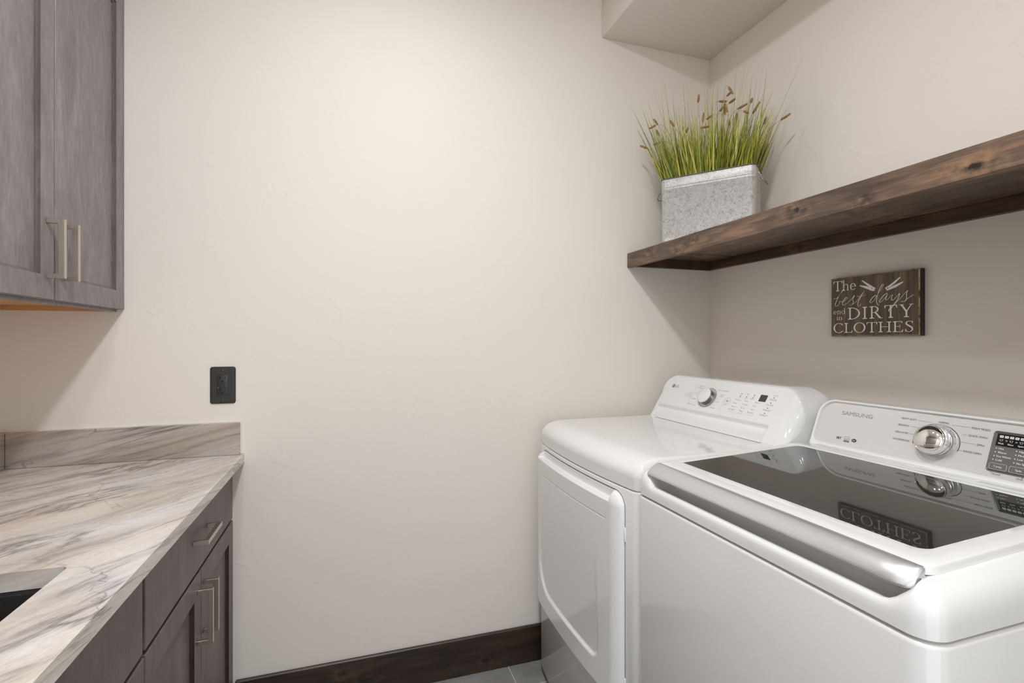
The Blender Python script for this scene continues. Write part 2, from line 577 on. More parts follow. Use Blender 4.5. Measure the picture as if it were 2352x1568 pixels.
class Face:
    """a flat face with its own u (to the right) and v (up) directions"""
    def __init__(s, o, u, v):
        s.o, s.u, s.v = Vector(o), Vector(u).normalized(), Vector(v).normalized()
        s.n = s.u.cross(s.v).normalized()

    def p(s, u, v, h=0.0):
        return tuple(s.o + s.u * u + s.v * v + s.n * h)

    def frame(s, u, v, h=0.0):
        m = Matrix((s.u, s.v, s.n)).transposed().to_4x4()
        m.translation = Vector(s.p(u, v, h))
        return m

    def text(s, mb, txt, u0, v0, height, width=None, h=0.0006, mi=0, align='L', bold=0.0):
        v, f = text_mesh(txt)
        xs = [p[0] for p in v]
        ys = [p[1] for p in v]
        x0, x1, y0, y1 = min(xs), max(xs), min(ys), max(ys)
        cap = 0.70 if any(c.isupper() or c.isdigit() for c in txt) else (y1 - y0)
        sy = height / cap
        sx = sy if width is None else width / (x1 - x0)
        off = {'L': -x0 * sx, 'R': -x1 * sx, 'C': -(x0 + x1) / 2 * sx}[align]
        mb.add([s.p(u0 + off + p[0] * sx, v0 + p[1] * sy, h) for p in v], f, mi)
        if bold:
            mb.add([s.p(u0 + off + p[0] * sx + bold, v0 + p[1] * sy, h) for p in v], f, mi)

    def rect(s, mb, u0, v0, u1, v1, h=0.0006, mi=0):
        mb.poly([s.p(u0, v0, h), s.p(u1, v0, h), s.p(u1, v1, h), s.p(u0, v1, h)], mi)

    def line(s, mb, pts, w, h=0.0006, mi=0):
        """flat stroke; pts (u, v) or (u, v, width factor)"""
        L, R = [], []
        m = len(pts)
        for i, q in enumerate(pts):
            a, b = pts[max(i - 1, 0)], pts[min(i + 1, m - 1)]
            dx, dy = b[0] - a[0], b[1] - a[1]
            l = math.hypot(dx, dy) or 1
            k = (q[2] if len(q) > 2 else 1) * w / 2
            L.append(s.p(q[0] - dy / l * k, q[1] + dx / l * k, h))
            R.append(s.p(q[0] + dy / l * k, q[1] - dx / l * k, h))
        mb.grid([L, R], mi, False)

    def ring(s, mb, u, v, r, w, a0=0, a1=360, h=0.0006, mi=0, n=48, ry=None, w2=None):
        ry = ry or r
        w2 = w if w2 is None else w2
        I, O = [], []
        for k in range(n + 1):
            a = math.radians(a0 + (a1 - a0) * k / n)
            O.append(s.p(u + r * math.cos(a), v + ry * math.sin(a), h))
            I.append(s.p(u + (r - w) * math.cos(a), v + (ry - w2) * math.sin(a), h))
        mb.grid([O, I], mi, False)

    def disc(s, mb, u, v, r, h=0.0006, mi=0, n=24, ry=None):
        ry = ry or r
        mb.poly([s.p(u + r * math.cos(2 * PI * k / n), v + ry * math.sin(2 * PI * k / n), h) for k in range(n)], mi)


# ================================================================ THE ROOM
struct('floor', MB().box(XL - 0.12, XR + 0.12, YF - 0.12, 0.12, -0.05, 0.0), M['tile'])
struct('ceiling', MB().box(XL - 0.12, XR + 0.12, YF - 0.12, 0.12, CEIL, CEIL + 0.1), M['ceil'])
struct('wall_back', MB().box(XL - 0.12, XR + 0.12, 0.0, 0.12, 0.0, CEIL), M['wall'])
struct('wall_right', MB().box(XR, XR + 0.12, YF, 0.0, 0.0, CEIL), M['wall'])
struct('wall_left', MB().box(XL - 0.12, XL, YF, 0.0, 0.0, CEIL), M['wall'])
DX0, DX1, DZ = -0.75, 0.85, 2.2  # unseen doorway, added so world light enters as fill
struct('wall_front', MB().box(XL - 0.12, DX0, YF - 0.12, YF, 0, CEIL).box(DX1, XR + 0.12, YF - 0.12, YF, 0, CEIL).box(DX0, DX1, YF - 0.12, YF, DZ, CEIL), M['wall'])
struct('wall_light_blocker', MB().box(0.88, XR - 0.0005, -1.84, -1.72, 0, SOZ_ - 0.0005), M['wall'])  # unseen wall, added to hold light off the washer's near side
cs = MB()
cs.box(DX0 - 0.09, DX0, YF, YF + 0.02, 0, DZ + 0.09, bev=0.002, seg=1)
cs.box(DX1, DX1 + 0.09, YF, YF + 0.02, 0, DZ + 0.09, bev=0.002, seg=1)
cs.box(DX0, DX1, YF, YF + 0.02, DZ, DZ + 0.09, bev=0.002, seg=1)
struct('trim_1', cs, M['casing'])  # casing round the added doorway
# boxed-out soffit over the machines
SOX, SOZ = 1.008, 2.545
struct('trim_2', MB().box(SOX, XR, YF, 0.0, SOZ, CEIL, bev=0.003), M['wall']).name = 'ceiling_soffit'
struct('baseboard_back', MB().box(-0.36, XR, -0.015, 0.0, 0.0, 0.143, bev=0.004, seg=1), M['base'])
struct('baseboard_right', MB().box(XR - 0.015, XR, YF, -0.015, 0.0, 0.143, bev=0.0025), M['base'])

# ---------------------------------------------------------------- lamps
for i, (lx, ly, w) in enumerate(LAMPS):
    lab = ['round recessed ceiling lamp nearest the back wall', 'round recessed ceiling lamp in the middle of the room', 'round recessed fill lamp added behind the camera, out of view'][i]
    t = thing('recessed_lamp', lab, 'ceiling light', (lx, ly, CEIL), 'recessed ceiling lamps')
    T = Matrix.Translation((lx, ly, CEIL)) @ Matrix.Rotation(PI, 4, 'X')
    MB().lathe([(0.098, 0.0), (0.097, 0.004), (0.090, 0.006), (0.076, 0.0055), (0.0745, 0.002), (0.0745, -0.001)], T, 48).build('trim_ring', M['white_matte'], t)
    b = MB()
    b.poly([tuple(T @ Vector((0.0745 * math.cos(2 * PI * k / 40), 0.0745 * math.sin(2 * PI * k / 40), 0.0018))) for k in range(40)])
    b.build('lens', M['lens'], t)
    ld = bpy.data.lights.new('lamp_light', 'AREA')
    ld.shape = 'DISK'
    ld.size = 0.145
    ld.energy = w
    ld.color = LAMP_COL
    lo = bpy.data.objects.new('lamp_light', ld)
    C.objects.link(lo)
    lo.parent = t
    lo.location = (0, 0, -0.012)


# ================================================================ CABINETS
def bar_pull(parent, xf, out, yc, zc, length, vertical=True, label='satin nickel square bar pull'):
    """square U-shaped pull on a face at x = xf, standing out by `out`"""
    r = 0.0055
    b = MB()
    h = length / 2
    if vertical:
        b.box(xf + out - 2 * r - 0.001, xf + out, yc - r, yc + r, zc - h, zc + h, bev=0.0008, seg=1)
        for z in (zc - h + r, zc + h - r):
            b.box(xf, xf + out - 2 * r, yc - r, yc + r, z - r, z + r, bev=0.0006, seg=1)
    else:
        b.box(xf + out - 2 * r - 0.001, xf + out, yc - h, yc + h, zc - r, zc + r, bev=0.0008, seg=1)
        for y in (yc - h + r, yc + h - r):
            b.box(xf, xf + out - 2 * r, y - r, y + r, zc - r, zc + r, bev=0.0006, seg=1)
    o = b.build('handle', M['nickel'], parent)
    o['label'] = label
    return o


def shaker(parent, xf, y0, y1, z0, z1, stile=0.056, th=0.019, deep=0.009, name='door', mats=('cab', 'cab_dark')):
    """shaker door facing +x with its front at x = xf"""
    b = MB()
    o = [(y0, z0), (y1, z0), (y1, z1), (y0, z1)]
    s = stile
    i1 = [(y0 + s, z0 + s), (y1 - s, z0 + s), (y1 - s, z1 - s), (y0 + s, z1 - s)]
    e = 0.007
    i2 = [(y0 + s + e, z0 + s + e), (y1 - s - e, z0 + s + e), (y1 - s - e, z1 - s - e), (y0 + s + e, z1 - s - e)]
    eb = 0.0015
    ob = [(y0 + eb, z0 + eb), (y1 - eb, z0 + eb), (y1 - eb, z1 - eb), (y0 + eb, z1 - eb)]

    def L(pts, x):
        return [(x, p[0], p[1]) for p in pts]
    b.grid([L(o, xf - th), L(o, xf - eb), L(ob, xf), L(i1, xf)], 0, False, closed=True)
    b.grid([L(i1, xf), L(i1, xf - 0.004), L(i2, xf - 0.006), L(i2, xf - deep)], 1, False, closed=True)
    b.poly(L(i2, xf - deep), 0)
    b.poly(L(o, xf - th)[::-1], 0)
    return b.build(name, [M[q] for q in mats], parent)


# upper cabinet: two doors against the back wall
UX = -0.672
t = thing('wall_cabinet', 'grey stained two-door wall cabinet hung beside the back wall', 'cabinet', (XL, -0.40, 1.365))
b = MB()
b.box(XL + 0.001, UX - 0.04, -0.785, -0.001, 1.384, 2.33)
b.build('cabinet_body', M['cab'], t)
b = MB()
b.box(UX - 0.040, UX - 0.0205, -0.785, -0.001, 1.365, 2.361, bev=0.001, seg=1)
b.build('face_frame', M['cab'], t)
b = MB()
b.box(XL + 0.001, UX - 0.0405, -0.7845, -0.0015, 1.3785, 1.3835)
b.box(XL + 0.001, UX - 0.0405, -0.013, -0.0015, 1.3655, 1.3783)
b.box(XL + 0.001, XL + 0.014, -0.7845, -0.0135, 1.3655, 1.3783)
o = b.build('bottom_panel', M['orange'], t)
o['label'] = 'unfinished orange plywood underside'
for (ya, yb, hy) in ((-0.3900, -0.0025, -0.360), (-0.7810, -0.3940, -0.424)):
    d = shaker(t, UX, ya, yb, 1.3725, 2.360)
    bar_pull(d, UX, 0.035, hy, 1.4915, 0.140)
b = MB()
b.box(XL + 0.001, UX + 0.016, -0.80, -0.001, 2.362, 2.384, bev=0.002, seg=1)
b.box(XL + 0.001, UX + 0.03, -0.815, -0.001, 2.384, 2.45, bev=0.004, seg=2)
b.build('crown_moulding', M['base'], t)
# second upper cabinet further along
t2 = thing('wall_cabinet', 'grey stained wall cabinet left of the one beside the back wall', 'cabinet', (XL, -1.2, 1.365))

b = MB()
b.box(XL + 0.001, UX - 0.04, -1.58, -0.787, 1.3655, 2.33).box(UX - 0.040, UX - 0.0205, -1.58, -0.787, 1.365, 2.335)
b.build('cabinet_body', M['cab'], t2)
for (ya, yb, hy) in ((-1.183, -0.789, -1.15), (-1.578, -1.186, -1.22)):
    d = shaker(t2, UX, ya, yb, 1.3725, 2.325)
    bar_pull(d, UX, 0.035, hy, 1.4915, 0.140)
MB().box(XL + 0.001, UX + 0.03, -1.60, -0.8165, 2.362, 2.45, bev=0.004).build('crown_moulding', M['base'], t2)

# base cabinets
BX = -0.368


def base_cabinet(y0, y1, label, false_front=False, sink_gap=None):
    t = thing('base_cabinet', label, 'cabinet', (XL + 0.3, (y0 + y1) / 2, 0.0), 'base cabinets under the stone worktop')
    b = MB()
    xb = BX - 0.0205
    if sink_gap:
        b.box(XL + 0.001, xb - 0.02, y0, y1, 0.10, 0.60)
        b.box(xb - 0.019, xb, y0, y1, 0.10, 0.8645)
    else:
        b.box(XL + 0.001, xb, y0, y1, 0.10, 0.8645)
    b.build('cabinet_body', M['cab_shaded_dark'], t)
    MB().box(XL + 0.02, BX - 0.085, y0, y1, 0.0, 0.0995).build('toe_kick', M['cab_dark'], t)
    b = MB()
    b.box(BX - 0.0195, BX, y0 + 0.002, y1 - 0.010, 0.686, 0.846, bev=0.0015, seg=1)
    dr = b.build('drawer_front', M['cab_shaded'], t)
    mid = (y0 + y1) / 2
    if not false_front:
        bar_pull(dr, BX, 0.035, mid - 0.003, 0.7705, 0.140, False)
    for (ya, yb, hy) in ((mid + 0.0015, y1 - 0.003, mid + 0.029), (y0 + 0.002, mid - 0.0015, mid - 0.029)):
        d = shaker(t, BX, ya, yb, 0.115, 0.6765, stile=0.058, mats=('cab_shaded', 'cab_shaded_dark'))
        bar_pull(d, BX, 0.035, hy, 0.5665, 0.141)
    return t


base_cabinet(-0.757, -0.001, 'grey base cabinet with pull drawer over two doors beside the back wall')
base_cabinet(-1.560, -0.7575, 'grey sink base cabinet with handleless drawer front left of the drawer cabinet', True, True)
base_cabinet(-2.300, -1.5605, 'grey base cabinet at the near end of the stone worktop')

# worktop with sink cut-out
t = thing('stone_worktop', 'pale veined quartzite worktop with a sink cutout over the grey base cabinets', 'worktop', (-0.65, -1.2, 0.867))
CT, CB = 0.897, 0.866
sx0, sx1, sy0, sy1 = -0.86, -0.446, -1.50, -0.846
hole = [(p[0], p[1]) for p in rrect(sx0, sx1, sy0, sy1, 0.012, 5)]
ox0, ox1, oy0, oy1 = XL + 0.0005, -0.335, -2.30, -0.0005


def proj_outer(x, y):
    """matching point on the outer rectangle for a point of the hole"""
    cx, cy = (sx0 + sx1) / 2, (sy0 + sy1) / 2
    return x, y


# build the slab as four blocks mitred around the hole (one closed mesh)
b = MB()
N = len(hole)
k = N // 4
outer = []
corner = [(ox1, oy0), (ox1, oy1), (ox0, oy1), (ox0, oy0)]
for i in range(N):
    outer.append(corner[i // (N // 4)])
eb = 0.003


def inset(p, d):
    return (p[0] - d if p[0] == ox1 else p[0], p[1])


top_o = [(*inset(p, eb), CT) for p in outer]
rim_o = [(*p, CT - eb) for p in outer]
bot_o = [(*p, CB) for p in outer]
top_h = [(p[0], p[1], CT) for p in hole]
bot_h = [(p[0], p[1], CB) for p in hole]
b.grid([top_h, top_o, rim_o, bot_o, bot_h, top_h], 0, False, closed=True)
o = b.build('slab', M['stone'], t)
t = tag(MB().box(XL + 0.0215, -0.345, -0.0205, -0.0008, CT + 0.0005, 1.0035, bev=0.0012, seg=1).build('stone_backsplash', M['stone_shaded']),
        'low veined stone backsplash against the back wall under the outlet', 'backsplash')
MB().box(XL + 0.0215, -0.3450, -0.006, -0.0006, 1.0036, 1.0066).box(-0.3449, -0.3418, -0.006, -0.0006, CT + 0.001, 1.0066).build('caulk_line', M['white_trim'], t)
tag(MB().box(XL + 0.0006, XL + 0.0205, -2.30, -0.0008, CT + 0.0005, 1.0035, bev=0.0012, seg=1).build('stone_side_splash', M['stone_shaded']),
    'low veined stone splash strip along the left wall', 'backsplash')

# black undermount sink
b = MB()
rows = []
for (d, z) in ((0.022, CB - 0.0012), (-0.004, CB - 0.0012), (-0.006, CB - 0.006), (-0.004, 0.70), (-0.012, 0.672), (-0.03, 0.664)):
    rows.append([(p[0] + p[2] * d * 1.0, p[1] + p[3] * d * 1.0, z) for p in rrect(sx0, sx1, sy0, sy1, 0.025, 6)])
rows[-1] = [(p[0] * 0.999 - 0.0006, p[1], p[2]) for p in rows[-1]]
b.grid(rows, 0, True, closed=True)
b.poly(rows[-1])
# outside shell
orow = [[(p[0] + p[2] * d, p[1] + p[3] * d, z) for p in rrect(sx0, sx1, sy0, sy1, 0.03, 6)] for d, z in ((0.022, CB - 0.0012), (0.022, CB - 0.011), (0.006, CB - 0.012), (0.006, 0.662), (-0.02, 0.652))]
b.grid(orow, 0, True, closed=True)
b.poly(orow[-1])
s_ = b.build('sink', M['black'])
tag(s_, 'black composite sink set into the stone worktop', 'sink')
b = MB().lathe([(0.0, 0.004), (0.02, 0.004), (0.042, 0.003), (0.055, 0.001), (0.057, 0.0)], Matrix.Translation((-0.66, -1.17, 0.6645)), 32)
b.build('drain', M['satin'], s_)

# ---------------------------------------------------------------- outlet
F = Face((0, -0.0005, 0), (1, 0, 0), (0, 0, 1))
F.n = Vector((0, -1, 0))
ou, ov = -0.3975, 1.1275
t = thing('power_outlet', 'black double socket outlet on the back wall above the backsplash', 'outlet', (ou, 0, ov))
b = MB()
rows = []
for (d, h) in ((0, 0), (0, 0.003), (0.0045, 0.0065), (0.006, 0.0068)):
    rows.append([F.p(p[0] - p[2] * d, p[1] - p[3] * d, h) for p in rrect(ou - 0.0375, ou + 0.0375, ov - 0.061, ov + 0.061, 0.0075, 4)])
b.grid(rows, 0, False, closed=True)
b.poly(rows[-1])
b.build('wall_plate', M['blackp'], t)
b = MB()
b.box(ou - 0.0168, ou + 0.0168, -0.0092, -0.0068, ov - 0.0338, ov + 0.0338, bev=0.0012, seg=2)
for zz in (ov + 0.0208, ov - 0.0185):
    F.rect(b, ou - 0.0078, zz - 0.0005, ou - 0.0058, zz + 0.0085, 0.0090, 1)
    F.rect(b, ou + 0.0062, zz + 0.0005, ou + 0.0080, zz + 0.0078, 0.0090, 1)
    F.disc(b, ou, zz - 0.0075, 0.0029, 0.0090, 1)
F.rect(b, ou - 0.0165, ov - 0.0080, ou + 0.0165, ov - 0.0076, 0.0090, 1)
F.rect(b, ou - 0.0165, ov + 0.0088, ou + 0.0165, ov + 0.0092, 0.0090, 1)
F.rect(b, ou - 0.0045, ov - 0.0076, ou - 0.0041, ov + 0.0088, 0.0090, 1)
F.rect(b, ou + 0.0065, ov - 0.0076, ou + 0.0069, ov + 0.0088, 0.0090, 1)
F.disc(b, ou - 0.0130, ov - 0.0070, 0.0009, 0.0093, 2)
rc = b.build('receptacle', [M['blackp'], M['hole'], M['glow']], t)
MB().box(ou - 0.0038, ou + 0.0062, -0.0101, -0.0091, ov - 0.0066, ov + 0.0078, bev=0.0004, seg=1).build('test_button', M['blackp'], rc)
for zz in (ov + 0.0485, ov - 0.0485):
    T = Matrix.Translation((ou, -0.0071, zz)) @ Matrix.Rotation(PI / 2, 4, 'X')
    MB().lathe([(0.0034, -0.001), (0.0034, 0.0005), (0.002, 0.0013), (0.0, 0.0015)], T, 16).build('screw', M['screw'], t)

# ================================================================ SHELF
SX, SZT, SZB, SYE = 1.129, 1.6465, 1.5865, -1.7195
t = thing('floating_shelf', 'thick dark-stained knotty wood floating shelf on the right wall above the machines', 'shelf', (SX, -1.0, SZB))
b = MB()
b.box(SX, SX + 0.020, SYE, -0.0008, SZB - 0.001, SZT, bev=0.0015, seg=1)
b.build('front_board', M['shelf'], t)
b = MB()
b.box(SX + 0.0205, XR - 0.0006, SYE, -0.0008, SZT - 0.018, SZT - 0.0006)
b.build('top_board', M['shelf'], t)
b = MB()
b.box(XR - 0.020, XR - 0.0006, SYE + 0.02, -0.0202, SZB + 0.004, SZT - 0.0185, bev=0.001, seg=1)
b.build('wall_cleat', M['shelf_shaded'], t)
b = MB()
b.box(SX + 0.0207, XR - 0.0008, -0.020, -0.0008, SZB + 0.004, SZT - 0.0185, bev=0.001, seg=1)
b.build('wall_cleat', M['shelf_shaded'], t)

# ================================================================ GALVANISED TUB
A = Vector((1.146, -0.210, SZT))
du = Vector((0.620, -0.785, 0)).normalized()
dn = Vector((0.785, 0.620, 0)).normalized()
TL, TW, TH = 0.341, 0.150, 0.2535


def tub(u, w, z):
    return tuple(A + du * u + dn * w + Vector((0, 0, z)))


t = thing('galvanised_tub', 'rectangular speckled galvanised metal tub standing on the dark wood shelf', 'planter', tuple(A + du * TL / 2 + dn * TW / 2))
base_o = rrect(0.0, TL, 0.0, TW, 0.022, 8)
prof = [(-0.008, 0.0005), (-0.004, 0.0005), (-0.0035, 0.003), (-0.0035, 0.010), (-0.0015, 0.0125), (-0.0035, 0.015), (-0.003, 0.03)]
prof += [(-0.003, TH - 0.046), (-0.0016, TH - 0.044), (-0.0016, TH - 0.041), (-0.003, TH - 0.039), (-0.003, TH - 0.037), (-0.0016, TH - 0.035), (-0.0016, TH - 0.032), (-0.003, TH - 0.030), (-0.002, TH - 0.004)]
b = MB()
rows = [[tub(p[0] + p[2] * d, p[1] + p[3] * d, z) for p in base_o] for d, z in prof]
b.grid(rows, 0, True, closed=True)
inner = [[tub(p[0] + p[2] * d, p[1] + p[3] * d, z) for p in base_o] for d, z in ((-0.002, TH - 0.004), (-0.0042, TH - 0.004), (-0.0052, 0.004))]
b.grid(inner, 0, True, closed=True)
b.poly(inner[-1])
b.poly(rows[0])
b.build('tub_body', M['galv'], t)
b = MB()
b.tube([tub(p[0] - p[2] * 0.001, p[1] - p[3] * 0.001, TH - 0.002) for p in base_o], 0.0021, 8, closed=True)
b.build('rolled_rim', M['galv_dark'], t)
for side in (0, 1):
    uu = TL if side else 0.0
    sg = 1 if side else -1
    hw = 0.030
    wc = TW / 2
    zt = TH - 0.024
    pts = [(uu - 0.004 * sg, wc - hw, zt), (uu + 0.003 * sg, wc - hw, zt), (uu + 0.006 * sg, wc - hw, zt - 0.006), (uu + 0.019 * sg, wc - hw * 0.92, zt - 0.026),
           (uu + 0.025 * sg, wc - hw * 0.7, zt - 0.034), (uu + 0.027 * sg, wc, zt - 0.036), (uu + 0.025 * sg, wc + hw * 0.7, zt - 0.034), (uu + 0.019 * sg, wc + hw * 0.92, zt - 0.026), (uu + 0.006 * sg, wc + hw, zt - 0.006),
           (uu + 0.003 * sg, wc + hw, zt), (uu - 0.004 * sg, wc + hw, zt)]
    MB().tube([tub(*p) for p in pts], 0.0016, 8).build('wire_handle', M['wire'], t)

# ---------------------------------------------------------------- grass
rng = random.Random(11)
g = thing('ornamental_grass', 'tuft of tall green artificial grass with brown seed heads in the metal tub', 'plant', tuple(A + du * TL / 2 + dn * TW / 2 + Vector((0, 0, 0.02))))


def blade(mb, u, w, ang_u, ang_w, L, wid, bend, z0=TH - 0.035, n=6, tip=0.12):
    dirv = du * math.sin(ang_u) + dn * math.sin(ang_w) + Vector((0, 0, 1))
    dirv.normalize()
    side = Vector((-dirv.y, dirv.x, 0))
    if side.length < 1e-3:
        side = du.copy()
    ph = rng.uniform(0, PI)
    side = (du * math.cos(ph) + dn * math.sin(ph))
    side = (side - dirv * side.dot(dirv)).normalized()
    out = du * math.sin(ang_u) + dn * math.sin(ang_w)
    p0 = Vector(tub(u, w, z0))
    Lr, Rr = [], []
    for i in range(n + 1):
        f = i / n
        c = p0 + dirv * L * f + out * bend * L * f * f * f
        c.x = min(c.x, XR - 0.004)
        c.y = min(c.y, -0.004)
        k = wid * (1 - f ** 2.2) * 0.5 + wid * tip * 0.5 * (1 - f) + 0.00018
        Lr.append(tuple(c - side * k))
        Rr.append(tuple(c + side * k))
    mb.grid([Lr, Rr], 0, True)


b = MB()
mid = TL / 2
for i in range(900):
    u = rng.uniform(0.012, TL - 0.012)
    w = rng.uniform(0.012, TW - 0.012)
    rel = (u - mid) / mid
    au = rel * 0.33 + rng.gauss(0, 0.10)
    aw = (w - TW / 2) / (TW / 2) * 0.16 + rng.gauss(0, 0.08)
    L = 0.035 + 0.09 + 0.16 * rng.random() ** 1.4 * (1 - 0.10 * abs(rel))
    blade(b, u, w, au, aw, L, rng.uniform(0.0026, 0.0056), rng.uniform(-0.05, 0.25))
for i in range(150):                                   # taller thin ones
    u = rng.uniform(0.012, TL - 0.012)
    w = rng.uniform(0.012, TW - 0.012)
    rel = (u - mid) / mid
    au = rel * 0.36 + rng.gauss(0, 0.09)
    aw = (w - TW / 2) / (TW / 2) * 0.14 + rng.gauss(0, 0.06)
    L = 0.035 + rng.uniform(0.22, 0.385) * (1 - 0.06 * abs(rel))
    blade(b, u, w, au, aw, L, rng.uniform(0.0010, 0.0023), rng.uniform(-0.03, 0.14), n=7)
for (tu, tz) in [(-0.144, 0.354), (-0.12, 0.254), (-0.016, 0.386), (0.071, 0.389), (0.152, 0.398), (0.199, 0.399), (0.262, 0.383), (0.314, 0.347), (0.366, 0.354), (0.368, 0.314), (0.028, 0.368), (-0.09, 0.313)]:
    u0 = mid + (tu - mid) * 0.80
    u0 = max(0.02, min(TL - 0.02, u0))
    H = 0.035 + tz - 0.01
    au = math.atan2(tu - u0, H) * 0.95
    blade(b, u0, TW / 2, math.asin(max(-0.9, min(0.9, math.tan(au)))), 0, H * 1.03 / math.cos(au), 0.0030, 0.02, n=8)
o = b.build('grass_blades', M['grass'], g)
heads = [(-0.03, 0.247, -0.044, 0.27), (-0.039, 0.244, -0.062, 0.238), (-0.033, 0.223, -0.025, 0.201), (-0.019, 0.172, -0.044, 0.169), (-0.099, 0.175, -0.073, 0.159), (0.036, 0.226, 0.05, 0.203), (0.079, 0.188, 0.09, 0.205), (0.136, 0.279, 0.139, 0.303), (0.154, 0.2, 0.157, 0.229), (0.159, 0.223, 0.177, 0.232), (0.177, 0.171, 0.152, 0.173), (0.209, 0.268, 0.233, 0.262), (0.233, 0.288, 0.248, 0.299), (0.248, 0.294, 0.26, 0.27), (0.241, 0.26, 0.26, 0.27), (0.226, 0.243, 0.229, 0.214), (0.233, 0.241, 0.241, 0.211), (0.265, 0.189, 0.265, 0.218), (0.277, 0.215, 0.305, 0.225), (0.295, 0.205, 0.309, 0.194), (0.321, 0.206, 0.341, 0.238), (0.321, 0.221, 0.324, 0.235), (0.357, 0.157, 0.364, 0.177), (0.412, 0.158, 0.438, 0.171), (0.248, 0.157, 0.248, 0.175), (0.207, 0.24, 0.219, 0.253)]
for i, (u1, z1, u2, z2) in enumerate(heads):
    wq = 0.045 + 0.03 * math.sin(i * 2.3)
    if abs((u1 + u2) / 2 - mid) > 0.17:
        wq = 0.07
    a_, c_ = Vector(tub(u1, wq, TH + z1)), Vector(tub(u2, wq, TH + z2))
    ax = (c_ - a_)
    ln = ax.length
    ax.normalize()
    b = MB()
    n = 16
    r0 = 0.0047
    mid_ = (a_ + c_) / 2
    a_, c_ = mid_ + (a_ - mid_) * 1.2, mid_ + (c_ - mid_) * 1.2
    ln *= 1.2
    pts, rad = [], []
    for k in range(n + 1):
        f = k / n
        pts.append(a_ + ax * ln * f)
        rad.append(max(0.0004, r0 * (math.sin(PI * min(1, 0.08 + f * 0.9)) ** 0.45) * (1.0 if k % 2 else 0.80)))
    b.tube(pts, rad, 9, 0)
    up = ax.orthogonal().normalized()
    wv = ax.cross(up)
    for k in range(80):                                # bristles
        f = rng.random()
        th = rng.uniform(0, 2 * PI)
        rd = up * math.cos(th) + wv * math.sin(th)
        q = a_ + ax * ln * f + rd * r0 * 0.8
        e = q + rd * 0.0026 + ax * 0.004
        sd = ax.cross(rd) * 0.00035
        b.add([tuple(q - sd), tuple(q + sd), tuple(e)], [(0, 1, 2)], 0)
    # arched stalk down into the tub; it leaves the end nearer the middle of the tuft
    near, far = (a_, c_) if abs(u1 - mid) < abs(u2 - mid) or abs(u1 - u2) < 0.012 and z1 < z2 else (c_, a_)
    if i == 23:
        near, far = a_, c_
    back = (near - far).normalized()
    us = mid + ((u1 + u2) / 2 - mid) * 0.55
    us = max(0.02, min(TL - 0.02, us))
    foot = Vector(tub(us, TW / 2, TH - 0.06))
    P0, P1, P2, P3 = near, near + back * 0.05, Vector(tub(us, TW / 2, TH + min(z1, z2) * 0.6)), foot
    cur = []
    for k in range(15):
        f = k / 14
        cur.append(P0 * (1 - f) ** 3 + P1 * 3 * f * (1 - f) ** 2 + P2 * 3 * f * f * (1 - f) + P3 * f ** 3)
    b.tube(cur, 0.0006, 5, 1)
    o = b.build('seed_head', [M['seed'], M['stalk']], g)
g['label'] = 'tuft of tall green artificial grass with brown seed heads in the metal tub'

# ================================================================ SIGN
SG = Face((XR - 0.0205, -0.615, 1.289), (0, -1, 0), (0, 0, 1))
SG.n = Vector((-1, 0, 0))
SW, SH = 0.2755, 0.1915
t = thing('wooden_sign', 'dark wooden sign about dirty clothes with white lettering on the right wall', 'sign', (XR, -0.615 - SW / 2, 1.289))
b = MB()
o0 = [(0, 0), (SW, 0), (SW, SH), (0, SH)]


def insr(d, du_=0.0):
    return [(d, d), (SW - d - du_, d), (SW - d - du_, SH - d), (d, SH - d)]


b.grid([[SG.p(p[0], p[1], -0.0195) for p in o0], [SG.p(p[0], p[1], -0.0045) for p in o0]], 2, False, closed=True)
b.grid([[SG.p(p[0], p[1], -0.0045) for p in o0], [SG.p(p[0], p[1], -0.0015) for p in insr(0.0012)]], 2, False, closed=True)
b.grid([[SG.p(p[0], p[1], -0.0015) for p in insr(0.0012)], [SG.p(p[0], p[1], 0) for p in insr(0.0030, 0.0012)]], 1, False, closed=True)
b.poly([SG.p(p[0], p[1], 0) for p in insr(0.0030, 0.0012)], 0)
b.poly([SG.p(p[0], p[1], -0.0195) for p in o0][::-1], 2)
b.build('board', [M['sign'], M['sign_edge'], M['sign_side']], t)


# --- serif lettering, drawn as flat strokes in a unit-high box
def G_poly(pts):
    return ('p', pts)


def stem(x, w, y0=0.0, y1=1.0, s0=True, s1=True, sw=None):
    sw = sw or w * 1.05
    out = [G_poly([(x, y0), (x + w, y0), (x + w, y1), (x, y1)])]
    for y, d, on in ((y0, 1, s0), (y1, -1, s1)):
        if on:
            out.append(G_poly([(x - sw, y), (x + w + sw, y), (x + w + sw, y + d * 0.035), (x + w, y + d * 0.10), (x, y + d * 0.10), (x - sw, y + d * 0.035)]))
    return out


def bowl(cx, cy, rx, ry, tx, ty, a0, a1, n=28):
    o, i = [], []
    for k in range(n + 1):
        a = math.radians(a0 + (a1 - a0) * k / n)
        o.append((cx + rx * math.cos(a), cy + ry * math.sin(a)))
        i.append((cx + (rx - tx) * math.cos(a), cy + (ry - ty) * math.sin(a)))
    return [('g', o, i)]


